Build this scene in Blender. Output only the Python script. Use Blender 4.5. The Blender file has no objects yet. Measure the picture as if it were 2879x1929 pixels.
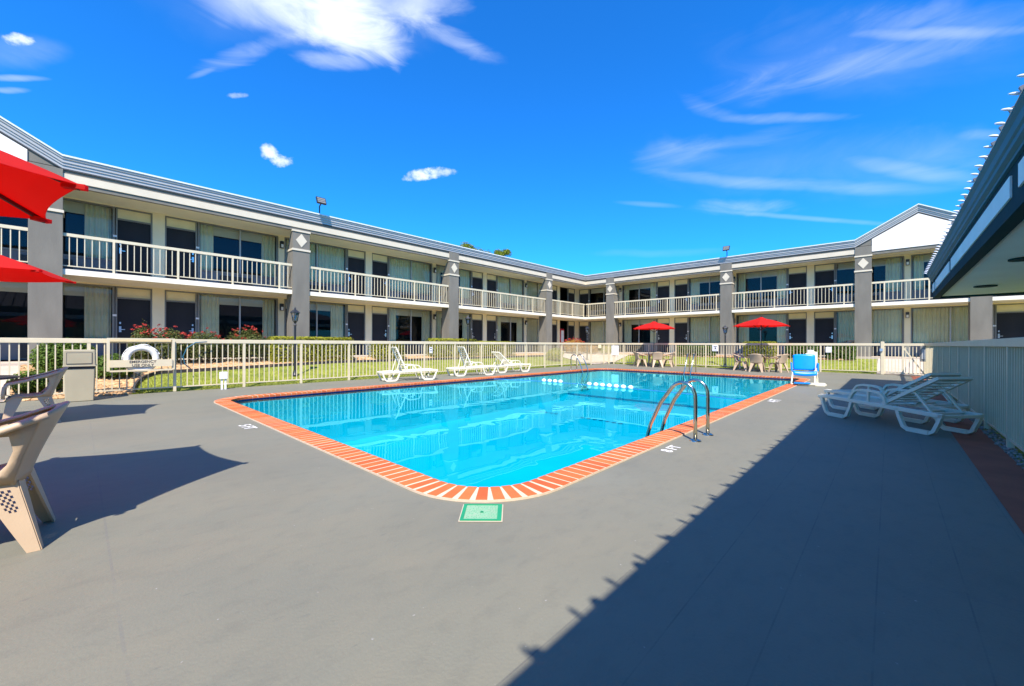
import bpy, bmesh, math, random
from mathutils import Vector, Matrix
random.seed(7)
R = math.radians
scene = bpy.context.scene
COL = scene.collection
pi = math.pi

# ------------------------------------------------------------------ camera
F_PX, IW, IH = 1137.0, 2879.0, 1929.0
YAW = R(43)
cam_d = bpy.data.cameras.new('camera'); cam = bpy.data.objects.new('camera', cam_d); COL.objects.link(cam)
cam_d.sensor_width = 36; cam_d.lens = 36 * F_PX / IW
cam_d.shift_y = 3.2 / IW
cam_d.clip_start = 0.05; cam_d.clip_end = 2000
cam.matrix_world = Matrix.Translation((0, 0, 1.25)) @ Matrix.Rotation(YAW - pi / 2, 4, 'Z') @ Matrix.Rotation(pi / 2, 4, 'X') @ Matrix.Rotation(0.0037, 4, 'Z')
scene.camera = cam
scene.render.resolution_x = 1024; scene.render.resolution_y = 686
try:
    scene.cycles.max_bounces = 8; scene.cycles.transparent_max_bounces = 16
    scene.cycles.caustics_reflective = False; scene.cycles.caustics_refractive = False
except Exception: pass

# ------------------------------------------------------------------ exposure, sun
scene.view_settings.view_transform = 'Standard'; scene.view_settings.look = 'None'
scene.view_settings.gamma = 1; scene.view_settings.exposure = 1.06
SUN_EL, SUN_AZ = R(53), R(45.5)          # light travels towards +x +y
ldir = Vector((math.cos(SUN_EL) * math.cos(SUN_AZ), math.cos(SUN_EL) * math.sin(SUN_AZ), -math.sin(SUN_EL)))
sun_d = bpy.data.lights.new('sun', 'SUN'); sun_d.energy = 4.3; sun_d.angle = R(0.53); sun_d.color = (1.0, 0.91, 0.83)
sun = bpy.data.objects.new('sun', sun_d); COL.objects.link(sun)
sun.rotation_mode = 'QUATERNION'; sun.rotation_quaternion = ldir.to_track_quat('-Z', 'Y'); sun.location = (-20, -20, 40)

# ------------------------------------------------------------------ world: sky + clouds (by azimuth / elevation)
world = bpy.data.worlds.new('World'); scene.world = world; world.use_nodes = True
nt = world.node_tree; N = nt.nodes; L = nt.links
for n in list(N): N.remove(n)
def nd(t, **k):
    n = N.new(t)
    for a, b in k.items(): setattr(n, a, b)
    return n
def mth(op, a, b=None, c=None, clamp=False):
    n = nd('ShaderNodeMath', operation=op, use_clamp=clamp)
    for i, v in enumerate((a, b, c)):
        if v is None: continue
        if isinstance(v, (int, float)): n.inputs[i].default_value = v
        else: L.new(v, n.inputs[i])
    return n.outputs[0]
sky = nd('ShaderNodeTexSky', sky_type='NISHITA', sun_disc=False)
sky.sun_elevation = SUN_EL
sd = -ldir
sky.sun_rotation = math.atan2(sd.x, sd.y)
sky.air_density = 1.0; sky.dust_density = 0.3; sky.ozone_density = 2.5
tint = nd('ShaderNodeMix', data_type='RGBA', blend_type='MULTIPLY'); tint.inputs[0].default_value = 1
L.new(sky.outputs[0], tint.inputs[6]); tint.inputs[7].default_value = (0.10, 0.74, 1.50, 1)
tc = nd('ShaderNodeTexCoord')
sep = nd('ShaderNodeSeparateXYZ'); L.new(tc.outputs['Generated'], sep.inputs[0])
X, Y, Z = sep.outputs
AZ = mth('ARCTAN2', Y, X); EL = mth('ARCSINE', Z)
comb = nd('ShaderNodeCombineXYZ'); L.new(AZ, comb.inputs[0]); L.new(EL, comb.inputs[1])
def noise(scale, detail, rough=.55, sx=1, sy=1, rot=0, dist=0.0):
    mp = nd('ShaderNodeMapping'); mp.inputs['Scale'].default_value = (sx, sy, 1); mp.inputs['Rotation'].default_value = (0, 0, rot)
    L.new(comb.outputs[0], mp.inputs[0])
    n = nd('ShaderNodeTexNoise'); n.inputs['Scale'].default_value = scale; n.inputs['Detail'].default_value = detail
    n.inputs['Roughness'].default_value = rough; n.inputs['Distortion'].default_value = dist
    L.new(mp.outputs[0], n.inputs[0]); return n.outputs[0]
nz_puff = noise(38, 6, .62, 1, 1.4)
nz_wisp = noise(4.2, 8, .6, 1.0, 3.4, R(-8), 1.9)
nz_str = noise(3.2, 7, .58, 1.0, 6.0, R(6), 1.2)
nz_warp = noise(6, 3, .5, dist=.4)
def px_dir(x, y):
    hz = 967.7 + (x - 1439.5) * .0037
    r = (x - 1439.5) / F_PX; up = (hz - y) / F_PX
    az = YAW - math.atan(r); el = math.atan2(up, math.sqrt(1 + r * r)); return az, el
def blob(x, y, a, b, rot, gain, nz, namp, soft=1.0, warp=1.5):
    # x,y: direction of its middle; a,b: half sizes (px of the reference), rot degrees
    az, el = px_dir(x, y); c, s = math.cos(R(rot)), math.sin(R(rot))
    # half axes expressed in (azimuth, elevation), then inverted
    a1 = px_dir(x + c * a * .2, y - s * a * .2); b1 = px_dir(x + s * b * .2, y + c * b * .2)
    A = ((a1[0] - az) * 5, (a1[1] - el) * 5); B = ((b1[0] - az) * 5, (b1[1] - el) * 5); det = A[0] * B[1] - A[1] * B[0]
    u = mth('SUBTRACT', AZ, az); v = mth('SUBTRACT', EL, el)
    v = mth('ADD', v, mth('MULTIPLY', mth('SUBTRACT', nz_warp, .5), abs(B[1]) * warp))
    p = mth('ADD', mth('MULTIPLY', u, B[1] / det), mth('MULTIPLY', v, -B[0] / det))
    q = mth('ADD', mth('MULTIPLY', u, -A[1] / det), mth('MULTIPLY', v, A[0] / det))
    d = mth('SUBTRACT', 1.0, mth('ADD', mth('MULTIPLY', p, p), mth('MULTIPLY', q, q)))
    d = mth('MAXIMUM', d, -1.0)
    t = mth('ADD', d, mth('MULTIPLY', mth('SUBTRACT', nz, .52), namp))
    t = mth('DIVIDE', t, soft, clamp=True)
    t = mth('MULTIPLY', mth('MULTIPLY', t, t), mth('SUBTRACT', 3.0, mth('MULTIPLY', t, 2.0)))
    return mth('MULTIPLY', t, gain)
BL = [  # big cloud
    (850, 40, 330, 95, -14, .85, nz_wisp, 1.3, 1.5), (990, 95, 210, 105, -25, .98, nz_wisp, 1.3, 1.2), (1120, 30, 240, 90, 5, .70, nz_wisp, 1.6, 1.5),
    (690, 150, 190, 36, 18, .26, nz_wisp, 2.6, 1.9), (1260, 110, 190, 40, -22, .4, nz_wisp, 2.4, 1.8), (950, 180, 140, 34, -6, .5, nz_wisp, 1.8, 1.6), (560, 205, 60, 14, 20, .25, nz_wisp, 2.2, 1.4),
    (900, 60, 520, 140, -10, .16, nz_wisp, 1.0, 2.4), (2400, 150, 620, 150, 4, .16, nz_wisp, 1.2, 2.4), (2250, 470, 650, 120, 0, .14, nz_wisp, 1.2, 2.4),
    # small puffs
    (52, 116, 52, 22, -4, .85, nz_puff, 3.2, 1.2), (755, 428, 34, 24, -30, .85, nz_puff, 2.6, 1.1), (785, 452, 44, 20, -4, .85, nz_puff, 3.0, 1.2), (1180, 490, 54, 20, 3, .9, nz_puff, 2.6, 1.1), (1235, 484, 58, 18, 4, .6, nz_puff, 3.2, 1.3),
    (662, 270, 32, 11, 0, .35, nz_puff, 2.6, 1.2), (40, 222, 120, 12, -2, .35, nz_str, 1.8, 1.4), (25, 255, 70, 12, -2, .3, nz_str, 1.8, 1.4), (60, 160, 160, 60, 0, .15, nz_wisp, 1.2, 1.6),
    # right hand cirrus
    (2600, 60, 360, 75, 2, 0.31, nz_wisp, 2.0, 2.70), (2640, 95, 330, 22, 2, 0.31, nz_str, 1.6, 1.89), (2400, 175, 420, 56, 8, 0.34, nz_wisp, 2.0, 2.56), (2160, 240, 240, 62, 10, 0.28, nz_wisp, 2.2, 2.56),
    (1990, 305, 110, 32, -20, 0.26, nz_wisp, 1.8, 2.43), (2200, 335, 260, 20, 1, 0.33, nz_str, 1.6, 1.89), (1900, 440, 150, 62, 10, 0.26, nz_wisp, 1.6, 2.29),
    (2180, 520, 540, 25, -3, 0.34, nz_str, 1.5, 2.03), (2080, 395, 260, 28, 10, 0.16, nz_wisp, 1.6, 2.16), (2560, 480, 240, 32, -8, 0.33, nz_str, 1.6, 2.03), (2640, 420, 260, 75, 0, 0.18, nz_wisp, 1.6, 2.43),
    (2080, 585, 190, 30, -2, 0.34, nz_wisp, 1.8, 2.16), (2220, 612, 330, 10, -4, 0.29, nz_str, 1.2, 1.76), (1820, 575, 110, 10, -3, 0.16, nz_str, 1.2, 1.76), (1840, 712, 260, 15, 1, 0.11, nz_str, 1.2, 2.03), (2780, 380, 120, 20, 0, 0.20, nz_wisp, 1.4, 2.03)]
tot = None
for bdef in BL:
    o = blob(*bdef); tot = o if tot is None else mth('ADD', tot, mth('MULTIPLY', o, mth('SUBTRACT', 1.0, tot, clamp=True)))
# added white veil overhead, unseen by the camera, lightens and neutralises the shade
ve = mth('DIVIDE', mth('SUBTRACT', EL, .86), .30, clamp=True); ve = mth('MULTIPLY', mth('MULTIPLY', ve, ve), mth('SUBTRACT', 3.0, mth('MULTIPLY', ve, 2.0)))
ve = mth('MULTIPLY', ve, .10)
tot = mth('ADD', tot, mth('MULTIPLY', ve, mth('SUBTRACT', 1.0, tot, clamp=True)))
tot = mth('MINIMUM', tot, 0.97)
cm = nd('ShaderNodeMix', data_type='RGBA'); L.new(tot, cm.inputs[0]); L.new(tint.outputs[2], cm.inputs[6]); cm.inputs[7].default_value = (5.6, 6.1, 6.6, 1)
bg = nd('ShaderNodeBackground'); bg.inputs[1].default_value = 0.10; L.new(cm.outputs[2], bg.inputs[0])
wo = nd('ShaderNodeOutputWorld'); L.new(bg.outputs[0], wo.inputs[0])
try: world.cycles.sampling_method = 'MANUAL'; world.cycles.sample_map_resolution = 512
except Exception: pass

# ------------------------------------------------------------------ materials
def mat(name, col, rough=.6, var=.12, scale=6, bump=0.0, bscale=40, col2=None, spec=.5, metal=0, coord='Object', detail=4, island=0.0, stretch=None):
    m = bpy.data.materials.new(name); m.use_nodes = True
    t = m.node_tree; n = t.nodes; l = t.links; p = n['Principled BSDF']
    p.inputs['Roughness'].default_value = rough; p.inputs['Metallic'].default_value = metal
    p.inputs['Specular IOR Level'].default_value = spec
    tcn = n.new('ShaderNodeTexCoord'); mp = n.new('ShaderNodeMapping'); l.new(tcn.outputs[coord], mp.inputs[0])
    if stretch: mp.inputs['Scale'].default_value = stretch
    nz = n.new('ShaderNodeTexNoise'); nz.inputs['Scale'].default_value = scale; nz.inputs['Detail'].default_value = detail
    l.new(mp.outputs[0], nz.inputs[0])
    rp = n.new('ShaderNodeMapRange'); rp.inputs[1].default_value = .3; rp.inputs[2].default_value = .7; l.new(nz.outputs[0], rp.inputs[0])
    fac = rp.outputs[0]
    if island:
        g = n.new('ShaderNodeNewGeometry'); a = n.new('ShaderNodeMath'); a.operation = 'MULTIPLY_ADD'
        l.new(g.outputs['Random Per Island'], a.inputs[0]); a.inputs[1].default_value = island; 
        b = n.new('ShaderNodeMath'); b.operation = 'MULTIPLY'; l.new(fac, b.inputs[0]); b.inputs[1].default_value = 1 - island; l.new(b.outputs[0], a.inputs[2]); fac = a.outputs[0]
    c2 = col2 if col2 else tuple(min(1, c * (1 + var)) for c in col)
    c1 = col if col2 else tuple(c * (1 - var) for c in col)
    mx = n.new('ShaderNodeMix'); mx.data_type = 'RGBA'; l.new(fac, mx.inputs[0])
    mx.inputs[6].default_value = (*c1, 1); mx.inputs[7].default_value = (*c2, 1); l.new(mx.outputs[2], p.inputs['Base Color'])
    if bump:
        nb = n.new('ShaderNodeTexNoise'); nb.inputs['Scale'].default_value = bscale; nb.inputs['Detail'].default_value = 5; l.new(mp.outputs[0], nb.inputs[0])
        bp = n.new('ShaderNodeBump'); bp.inputs['Strength'].default_value = bump; bp.inputs['Distance'].default_value = .01
        l.new(nb.outputs[0], bp.inputs['Height']); l.new(bp.outputs[0], p.inputs['Normal'])
    return m

def leafmat(name, c1, c2, trans=.25):
    m = mat(name, c1, .55, col2=c2, scale=3.5, island=.6, spec=.25)
    n = m.node_tree.nodes; l = m.node_tree.links; p = n['Principled BSDF']
    tr = n.new('ShaderNodeBsdfTranslucent'); mx = n.new('ShaderNodeMixShader'); mx.inputs[0].default_value = trans
    l.new(p.inputs['Base Color'].links[0].from_socket, tr.inputs[0]); l.new(p.outputs[0], mx.inputs[1]); l.new(tr.outputs[0], mx.inputs[2])
    l.new(mx.outputs[0], n['Material Output'].inputs[0]); return m

def glassmat(name, tintc, ior, rough=0.0, bump=None, boost=1.0, gcol=(1, 1, 1)):
    m = bpy.data.materials.new(name); m.use_nodes = True
    t = m.node_tree; n = t.nodes; l = t.links; n.remove(n['Principled BSDF'])
    tr = n.new('ShaderNodeBsdfTransparent'); tr.inputs[0].default_value = (*tintc, 1)
    gl = n.new('ShaderNodeBsdfGlossy'); gl.inputs['Roughness'].default_value = rough; gl.inputs[0].default_value = (*gcol, 1)
    fr = n.new('ShaderNodeFresnel'); fr.inputs[0].default_value = ior
    mu = n.new('ShaderNodeMath'); mu.operation = 'MULTIPLY'; mu.use_clamp = True; mu.inputs[1].default_value = boost; l.new(fr.outputs[0], mu.inputs[0])
    mx = n.new('ShaderNodeMixShader'); l.new(mu.outputs[0], mx.inputs[0]); l.new(tr.outputs[0], mx.inputs[1]); l.new(gl.outputs[0], mx.inputs[2])
    l.new(mx.outputs[0], n['Material Output'].inputs[0])
    if bump:
        tcn = n.new('ShaderNodeTexCoord'); mp = n.new('ShaderNodeMapping'); mp.inputs['Scale'].default_value = bump.get('s', (1, 1, 1)); mp.inputs['Rotation'].default_value = (0, 0, bump.get('rot', 0)); l.new(tcn.outputs['Object'], mp.inputs[0])
        a = n.new('ShaderNodeTexNoise'); a.inputs['Scale'].default_value = bump['scale']; a.inputs['Detail'].default_value = 2; a.inputs['Distortion'].default_value = .6; l.new(mp.outputs[0], a.inputs[0])
        b = n.new('ShaderNodeBump'); b.inputs['Strength'].default_value = bump['k']; b.inputs['Distance'].default_value = bump['d']; l.new(a.outputs[0], b.inputs['Height'])
        l.new(b.outputs[0], gl.inputs['Normal']); l.new(b.outputs[0], fr.inputs['Normal'])
    return m

M = {}
M['stucco'] = mat('grey stucco', (0.1711, 0.1583, 0.1256), .9, .13, 3.0, .35, 55, stretch=(1, 1, .3), detail=8)
M['cream'] = mat('cream wall paint', (.88, .76, .49), .75, .05, 2, .08, 60)
M['white'] = mat('white trim paint', (0.6370, 0.5551, 0.4004), .6, .05, 3, .05, 50)
M['gable'] = mat('white gable stucco', (.80, .77, .71), .8, .05, 2, .15, 50)
M['cornice'] = mat('light grey metal cornice', (0.4004, 0.4004, 0.3822), .4, .06, 2)
M['cap'] = mat('pale metal drip edge', (.70, .72, .70), .35, .04, 2)
M['darkline'] = mat('dark shadow gap trim', (.05, .055, .06), .7, .1, 3)
M['soffit'] = mat('cream soffit board', (.88, .78, .53), .8, .04, 1.5)
M['railw'] = mat('white painted railing metal', (0.6461, 0.5642, 0.3731), .45, .05, 4, .05, 80)
M['slab'] = mat('cream slab edge paint', (.84, .76, .58), .7, .06, 2.5, .1, 40)
M['walk'] = mat('grey walkway paint', (.36, .35, .33), .8, .1, 3)
M['door'] = mat('dark slate door paint', (.026, .027, .031), .6, .15, 1.2, spec=.15)
M['frame'] = mat('grey aluminium frame', (.20, .20, .18), .5, .08, 3)
M['mullion'] = mat('pale aluminium mullion', (.42, .43, .42), .4, .06, 3)
M['transom'] = mat('cream transom panel', (.88, .75, .44), .7, .05, 2)
M['apron'] = mat('grey window apron panel', (.16, .165, .17), .55, .08, 2)
M['curtain'] = mat('pale sage curtain', (.93, .85, .51), .9, .06, 3)
M['valance'] = mat('cream valance blind', (.80, .74, .54), .9, .05, 2)
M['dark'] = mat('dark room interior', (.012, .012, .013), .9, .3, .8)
M['grille'] = mat('black air conditioner grille', (.03, .032, .035), .5, .2, 5)
M['steel'] = mat('polished stainless steel', (.62, .55, .42), .16, .08, 6, metal=1)
M['chrome'] = mat('satin handle metal', (.75, .75, .75), .3, .05, 6, metal=.8)
M['black'] = mat('black painted metal', (.02, .022, .025), .4, .15, 6)
M['asph'] = mat('slate roof metal', (.13, .135, .145), .5, .1, 1.5)
M['resin'] = mat('tan resin plastic', (.52, .385, .245), .5, .05, 4, .08, 90)
M['resinw'] = mat('white resin plastic', (0.7462, 0.7098, 0.5460), .42, .05, 4, .04, 60)
M['bluep'] = mat('blue moulded plastic', (.0, .27, .85), .35, .1, 3)
M['table'] = mat('dark brown table top', (.06, .05, .045), .35, .2, 3)
M['bin'] = mat('tan waste bin plastic', (0.3640, 0.3231, 0.2093), .55, .05, 3, .1, 50)
M['binbag'] = mat('black bin liner film', (.015, .015, .018), .25, .3, 9, .6, 30)
M['ring'] = mat('off white life ring foam', (.72, .70, .62), .6, .08, 8, .15, 30)
M['rope'] = mat('white rope', (.7, .7, .66), .8, .1, 30)
M['green'] = mat('green skimmer lid plastic', (.015, .26, .11), .5, .1, 8)
M['greenlt'] = mat('worn pale green plastic', (.28, .38, .25), .6, col2=(.16, .40, .22), scale=60)
M['paint'] = mat('white marking paint', (.74, .73, .70), .7, .12, 18)
M['sign'] = mat('white sign plate', (.80, .80, .78), .5, .03, 3)
M['ink'] = mat('black sign ink', (.04, .04, .05), .6, .1, 9)
M['inkred'] = mat('red sign ink', (.45, .06, .08), .6, .1, 9)
M['bulb'] = mat('white bulb plastic', (.82, .84, .86), .3, .03, 5)
M['pav_trim'] = mat('slate grey fascia paint', (.012, .050, .060), .85, .1, 2, .1, 40, spec=.08)
M['pav_panel'] = mat('pale blue grey fascia panel', (.66, .80, .78), .7, .05, 2, .08, 40)
M['pav_cor'] = mat('blue grey metal gutter cornice', (.045, .155, .19), .6, .08, 1.2, spec=.2)
M['pav_soff'] = mat('pale soffit board', (.80, .88, .86), .8, .04, 1.2)
M['conc'] = mat('pale concrete path', (0.4732, 0.4004, 0.3094), .85, .08, 2, .1, 30)
M['redstrip'] = mat('red brown painted strip', (0.3003, 0.0774, 0.0319), .85, .15, 3, .1, 60)
M['soil'] = mat('brown soil', (.20, .12, .06), .95, .3, 3, .5, 20)
M['edging'] = mat('dark edging rubber', (.035, .03, .028), .8, .2, 4)
M['stone'] = mat('tan river stones', (.28, .15, .06), .8, col2=(.62, .41, .20), scale=2.5, island=.85, bump=.3, bscale=30)
M['shaderock'] = mat('grey brown pebbles', (.16, .13, .10), .8, col2=(.36, .32, .27), scale=4, island=.8)
M['grassb'] = leafmat('grass blades', (.16, .20, .018), (.34, .37, .035), .3)
M['lawn'] = mat('mown lawn', (.13, .165, .018), .9, col2=(.27, .29, .035), scale=2.5, bump=.6, bscale=60, detail=8)
M['boxwood'] = leafmat('dark boxwood leaves', (.035, .08, .010), (.15, .23, .025))
M['hedge'] = leafmat('olive hedge leaves', (.12, .15, .012), (.42, .40, .03))
M['rosel'] = leafmat('rose bush leaves', (.035, .06, .014), (.16, .17, .035))
M['rosef'] = leafmat('red rose petals', (.36, .02, .02), (.62, .09, .06), .2)
M['orangef'] = leafmat('orange shrub leaves', (.30, .12, .03), (.50, .30, .05), .2)
M['treel'] = leafmat('bright tree leaves', (.07, .13, .010), (.28, .32, .02))
M['conifer'] = leafmat('dark conifer needles', (.008, .03, .018), (.02, .06, .03))
M['bark'] = mat('grey brown bark', (.11, .08, .055), .9, .3, 8, .8, 25)
M['reddark'] = mat('dark red umbrella rib', (.09, .006, .006), .6, .1, 5)
M['redmach'] = mat('red vending machine', (.45, .01, .03), .35, .1, 3)
M['plaster'] = mat('pale pool plaster', (0.6734, 0.7462, 0.7644), .7, .06, .8)
M['floorline'] = mat('dark blue tile line', (.10, .26, .40), .4, .2, 6)
M['bluerope'] = mat('blue float rope', (.05, .2, .5), .6, .1, 9)
M['hose'] = mat('blue hose rubber', (.02, .12, .18), .5, .1, 9)
# cloth: red canvas lets light through
m = mat('red umbrella canvas', (.66, .022, .014), .8, .06, 4, .1, 200); M['red'] = m
n = m.node_tree.nodes; l = m.node_tree.links; p = n['Principled BSDF']
tr = n.new('ShaderNodeBsdfTranslucent'); tr.inputs[0].default_value = (.95, .004, .002, 1); mx = n.new('ShaderNodeMixShader'); mx.inputs[0].default_value = .62
l.new(p.outputs[0], mx.inputs[1]); l.new(tr.outputs[0], mx.inputs[2]); l.new(mx.outputs[0], n['Material Output'].inputs[0])
M['water'] = glassmat('pool water', (.010, .70, .86), 1.33, 0.0, dict(scale=1.1, k=.45, d=.008, s=(1, 1, 1), rot=.6), 1.0, (.28, .90, 1))
M['glass'] = glassmat('window glass', (.90, .92, .93), 1.5, 0.0, dict(scale=.7, k=.12, d=.01), .65)
M['lampglass'] = glassmat('lamp glass', (.8, .82, .82), 1.5, .05, None, 2.0)

# deck: painted concrete with rolled paint strokes, scuffs and slab joints
def deck_material():
    m = mat('grey deck paint', (0.1693, 0.1674, 0.1256), .62, .08, .7, .22, 60, spec=.35, detail=6)
    t = m.node_tree; n = t.nodes; l = t.links; p = n['Principled BSDF']
    base = p.inputs['Base Color'].links[0].from_socket
    tcn = n.new('ShaderNodeTexCoord'); sp = n.new('ShaderNodeSeparateXYZ'); l.new(tcn.outputs['Object'], sp.inputs[0])
    def mm(op, a, b, cl=False):
        q = n.new('ShaderNodeMath'); q.operation = op; q.use_clamp = cl
        for i, v in enumerate((a, b)):
            if isinstance(v, (int, float)): q.inputs[i].default_value = v
            else: l.new(v, q.inputs[i])
        return q.outputs[0]
    def streak(sx, sy, lo, hi, rot=0, det=4):
        mp = n.new('ShaderNodeMapping'); mp.inputs['Scale'].default_value = (sx, sy, 1); mp.inputs['Rotation'].default_value = (0, 0, rot); l.new(tcn.outputs['Object'], mp.inputs[0])
        z = n.new('ShaderNodeTexNoise'); z.inputs['Scale'].default_value = 1; z.inputs['Detail'].default_value = det; z.inputs['Roughness'].default_value = .65; l.new(mp.outputs[0], z.inputs[0])
        r = n.new('ShaderNodeMapRange'); r.inputs[1].default_value = lo; r.inputs[2].default_value = hi; l.new(z.outputs[0], r.inputs[0]); return r.outputs[0]
    cur = base
    def over(fac, col):
        nonlocal cur
        x = n.new('ShaderNodeMix'); x.data_type = 'RGBA'; l.new(fac, x.inputs[0]); l.new(cur, x.inputs[6]); x.inputs[7].default_value = (*col, 1); cur = x.outputs[2]
    over(mm('MULTIPLY', streak(.9, 1.3, .40, .64, .3, 8), .8), (.187, .176, .126))
    over(mm('MULTIPLY', streak(.35, .6, .5, .72, 1.1, 9), .45), (.135, .135, .107))
    over(mm('MULTIPLY', streak(9, 30, .64, .82, R(47), 3), .45), (.085, .09, .085))
    over(mm('MULTIPLY', streak(40, 14, .64, .80, R(20), 3), .35), (.12, .12, .12))
    over(mm('MULTIPLY', streak(24, 24, .73, .78, 0, 2), .7), (.36, .35, .33))
    over(mm('MULTIPLY', streak(90, 90, .62, .76, 0, 2), .35), (.12, .12, .12))
    over(mm('MULTIPLY', streak(5, 9, .50, .74, .9, 10), .30), (.105, .105, .085))
    # joints of the narrow slabs beside the fence
    fr = mm('FRACT', mm('DIVIDE', mm('ADD', sp.outputs[1], 10.828), .3345), 1)
    fr = mm('ABSOLUTE', mm('SUBTRACT', fr, .5), 0)
    ln = mm('LESS_THAN', fr, .011); ln = mm('MULTIPLY', ln, mm('LESS_THAN', sp.outputs[1], 1.3))
    ln = mm('MULTIPLY', ln, streak(3, 3, .35, .6)); over(mm('MULTIPLY', ln, .45), (.08, .08, .075))
    # wide slab joints
    fu = mm('ABSOLUTE', mm('SUBTRACT', mm('FRACT', mm('DIVIDE', mm('ADD', sp.outputs[0], 10.02), 2.9), 1), .5), 0)
    lu = mm('MULTIPLY', mm('LESS_THAN', fu, .0022), streak(2, 2, .4, .6)); over(mm('MULTIPLY', lu, .35), (.12, .12, .12))
    l.new(cur, p.inputs['Base Color'])
    return m
M['deck'] = deck_material()
def brickmat():
    m = mat('orange coping brick', (.50, .115, .035), .7, .1, 7, .3, 60, island=.6)
    m.node_tree.nodes['Principled BSDF']; return m
M['brick'] = mat('orange coping brick', (.42, .074, .012), .7, col2=(.58, .155, .034), scale=5, bump=.25, bscale=60, island=.7)
M['mortar'] = mat('pale mortar', (.60, .47, .33), .85, .08, 20, .1, 60)
def tilemat():
    m = mat('cobalt waterline tile', (.004, .014, .07), .2, .2, 5)
    t = m.node_tree; n = t.nodes; l = t.links; p = n['Principled BSDF']
    return m
M['tile'] = tilemat()

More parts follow.
